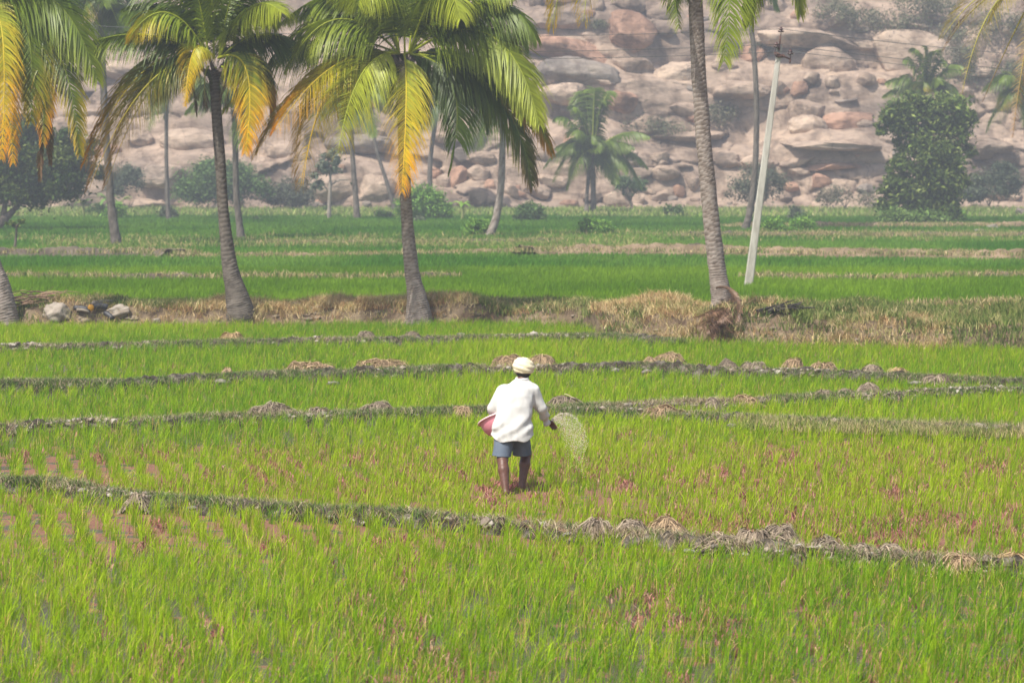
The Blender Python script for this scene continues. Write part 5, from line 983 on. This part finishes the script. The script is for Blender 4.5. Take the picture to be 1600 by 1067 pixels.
Q = np.stack([i+j, i2+j, i2+j+1, i+j+1], -1).reshape(-1, 4); mesh('turban', V.reshape(-1, 3)+oM, [Q, np.array([[a*nL+nL-1 for a in range(96)]]), np.array([[a*nL for a in range(96)][::-1]])], M_turb, man)
# shirt
C_ = SDF((-.42,.1,.50), (.56,.95,1.40), .0055)
sl, (X, Y, Z) = C_.sub(C_.lo, C_.lo+C_.n*C_.h); zt = [.50,.62,.72,.85,1.0,1.12,1.2,1.26,1.32]
cx = np.interp(Z, zt, [-.005,-.002,.004,.012,.03,.055,.08,.108,.12]); cy = np.interp(Z, zt, [.36,.37,.38,.40,.44,.49,.53,.555,.58]); a_ = np.interp(Z, zt, [.238,.232,.225,.212,.208,.203,.185,.125,.062]); b_ = np.interp(Z, zt, [.20,.20,.19,.17,.155,.145,.13,.09,.066])
d = (((np.abs(X-cx)/a_)**2.3+(np.abs(Y-cy)/b_)**2.3)**(1/2.3)-1)*np.minimum(a_, b_); d = np.maximum(d, Z-1.315+.12*(Y-.56)); C_.F[sl] = np.minimum(C_.F[sl], d)
for Sh, El, Wr in ((ShL, ElL, WrL), (ShR, ElR, WrR)):
    Sh, El, Wr = map(np.array, (Sh, El, Wr)); e = Wr+(Wr-El)/np.linalg.norm(Wr-El)*-.005
    C_.cone(Sh+(.0,0,-.005), El, .080, .066, .06); C_.cone(El, El+(e-El)*.6, .064, .054, .02); C_.cone(El+(e-El)*.6, e, .054, .040, .015)
hem = .605-.10*np.clip((X-.08), 0, 1)**1*0+.055*np.clip((np.abs(X-.0)-.12)/.12, 0, 1)**2+.01*np.sin(X*22+1)+.0*Y
P3 = np.stack(np.broadcast_arrays(X, Y, Z), -1)
fold = -.016*np.clip((.85-Z)/.1, 0, 1)+.017*np.sin(38*Z-22*X+3*vn(P3*4))*np.exp(-((Z-.78)/.16)**2)*(.5+.5*vn(P3*5+3))+.009*vn(P3*np.array((9,9,5)))+.005*vn(P3*np.array((22,22,12)))+.008*np.sin(60*X+8*vn(P3*3)+15*Z)*np.exp(-((Z-.62)/.12)**2)
C_.F = np.maximum(C_.F+fold, hem-Z).astype(np.float32)
C2 = SDF((-.42,.1,.50), (.56,.95,1.40), .0055)   # hollow from below
d2 = d+.045; C_.F = np.maximum(C_.F, -np.maximum(d2, Z-.70)).astype(np.float32)
V, F = nets(C_.F, C_.lo, C_.h); mesh('shirt', V+oM, F, M_shirt, man)
v, f = sweep(np.array([(.118+.066*math.cos(t), .575+.07*math.sin(t), 1.308-.03*math.sin(t)*0+.012*math.sin(t)) for t in np.linspace(0, 2*np.pi, 30)]), .016, 8); mesh('collar', v+oM, f, M_shirt, man)
# shorts
E = SDF((-.36,.02,.32), (.38,.95,.90), .0055); sl, (X, Y, Z) = E.sub(E.lo, E.lo+E.n*E.h)
def legtube(cx0, cy0, cx1, cy1, a0, a1, b0, b1, off=0.):
    t = np.clip((.80-Z)/.40, 0, 1); cx = cx0+(cx1-cx0)*t; cy = cy0+(cy1-cy0)*t; a = a0+(a1-a0)*t-off; b = b0+(b1-b0)*t-off
    return (np.sqrt(((X-cx)/a)**2+((Y-cy)/b)**2)-1)*np.minimum(a, b)
oL = legtube(-.07,.37,-.125,.24,.12,.112,.115,.122); oR = legtube(.075,.38,.115,.53,.12,.112,.115,.122); iL = legtube(-.07,.37,-.125,.24,.12,.112,.115,.122,.012); iR = legtube(.075,.38,.115,.53,.12,.112,.115,.122,.012)
top_ = (((X/.20)**2+((Y-.38)/.12)**2)**.5-1)*.12; top_ = np.maximum(top_, .66-Z)
k_ = .03; hh = np.clip(.5+.5*(oR-oL)/k_, 0, 1); U = oR*(1-hh)+oL*hh-k_*hh*(1-hh); U = np.minimum(U, top_); P3 = np.stack(np.broadcast_arrays(X, Y, Z), -1)
U = U+.006*np.sin(34*X+14*Z+3*vn(P3*5))*vn(P3*4)+.005*vn(P3*10)
inn = np.minimum(iL, iR); bot = .425+.02*vn(P3*5)+.05*np.clip(-X-.16, 0, 1); U = np.maximum(U, bot-Z); U = np.maximum(U, -np.maximum(inn, Z-.52)); U = np.maximum(U, Z-.76)
V, F = nets(U.astype(np.float32), E.lo, E.h); mesh('shorts', V+oM, F, M_short, man)
# basin held against the left side
M_basin = mat('pink_plastic', (.66,.25,.30), .35, .5); M_rim = mat('pale_pink_plastic', (.80,.52,.52), .35, .5)
bc = np.array((-.175,.66,.835)); Rz = Matrix.Rotation(R(-20), 3, 'Y') @ Matrix.Rotation(R(-18), 3, 'X'); Rm = np.array(Rz)
pr = [(.0,-.20),(.06,-.20),(.07,-.205),(.115,-.19),(.165,-.155),(.198,-.10),(.212,-.03),(.214,0),(.232,.004),(.236,-.006),(.24,-.004),(.236,.012),(.205,.012),(.204,-.03),(.190,-.10),(.158,-.147),(.11,-.18),(.0,-.19)]
nb_ = 56; a = np.linspace(0, 2*np.pi, nb_, endpoint=False)
def lathe(pr): 
    V = np.array([[(r_*math.cos(t), r_*math.sin(t), z_) for t in a] for r_, z_ in pr]).reshape(-1, 3); i = np.arange(len(pr)-1)[:, None]*nb_; j = np.arange(nb_)[None]; k = (j+1) % nb_
    return V @ Rm.T+bc+oM, [np.stack([i+j, i+k, i+nb_+k, i+nb_+j], -1).reshape(-1, 4)]
bo = thing('plastic_basin', oM+bc, 'pink plastic basin held under the left arm of the sower', 'basin'); v, f = lathe(pr[:8]); mesh('bowl', v, f, M_basin, bo); v, f = lathe(pr[12:]); mesh('bowl_inside', v, f, M_basin, bo); v, f = lathe(pr[7:13]); mesh('rim', v, f, M_rim, bo)
# grain in the basin and in the air
r = np.random.default_rng(77)
def grains(P, sz):
    v, f = ICO[1]; n = len(P); V = (P[:, None]+v[None]*sz[:, None, None]).reshape(-1, 3); return V, [(np.arange(n)[:, None, None]*len(v)+f[None]).reshape(-1, 3)]
M_grain = mat('grain', (.80,.72,.60), .8, .2)
n = 2600; q = r.uniform(0, 1, n); ph = r.uniform(0, 6.28, n); rad = .19*np.sqrt(q); P = np.stack([rad*np.cos(ph), rad*np.sin(ph), -.05+.03*(1-q)+r.normal(0, .002, n)], -1) @ Rm.T+bc+oM; v, f = grains(P, r.uniform(.003, .006, n)); tag(mesh('grain_heap', v, f, M_grain), 'pale grain filling the pink basin', 'grain', kind='stuff')
DG = oM[1]+.75; keys = np.array([(862,655),(872,648),(884,646),(897,652),(906,664),(912,680),(914,700)]); cu = spline(np.array([W(x, y, DG) for x, y in keys]), 60)
n = 4000; u = r.random(n)**.9; ci = (u*59).astype(int); P = cu[ci]+r.normal(size=(n, 3))*(.004+.030*u[:, None]**2); inner = r.random(n) < .80; org = W(862,657,DG)
fall = np.abs(r.normal(0, 1, n)); P[inner] = org+(P[inner]-org)*r.uniform(.15, 1, (inner.sum(), 1))**.5; P[inner, 2] -= np.abs(r.normal(0, .13, inner.sum()))*u[inner]*1.6+.005
v, f = grains(P, r.uniform(.0012, .0034, n)); tag(mesh('thrown_grain', v, f, M_grain), 'arc of pale grain flying from the right hand of the sower', 'grain', kind='stuff')
# ------------------------------------------------------------------ haze
vm = bpy.data.materials.new('haze'); vm.use_nodes = True; t = vm.node_tree; t.nodes.clear(); pv = t.nodes.new('ShaderNodeVolumePrincipled'); ou = t.nodes.new('ShaderNodeOutputMaterial')
pv.inputs['Color'].default_value = (.86,.90,.97,1); pv.inputs['Density'].default_value = .0014; pv.inputs['Anisotropy'].default_value = .25; t.links.new(pv.outputs[0], ou.inputs['Volume'])
v, f = box((0, 2180, 27), (6200, 4700, 58)); tag(mesh('haze', v, f, vm, smooth=False), kind='stuff')
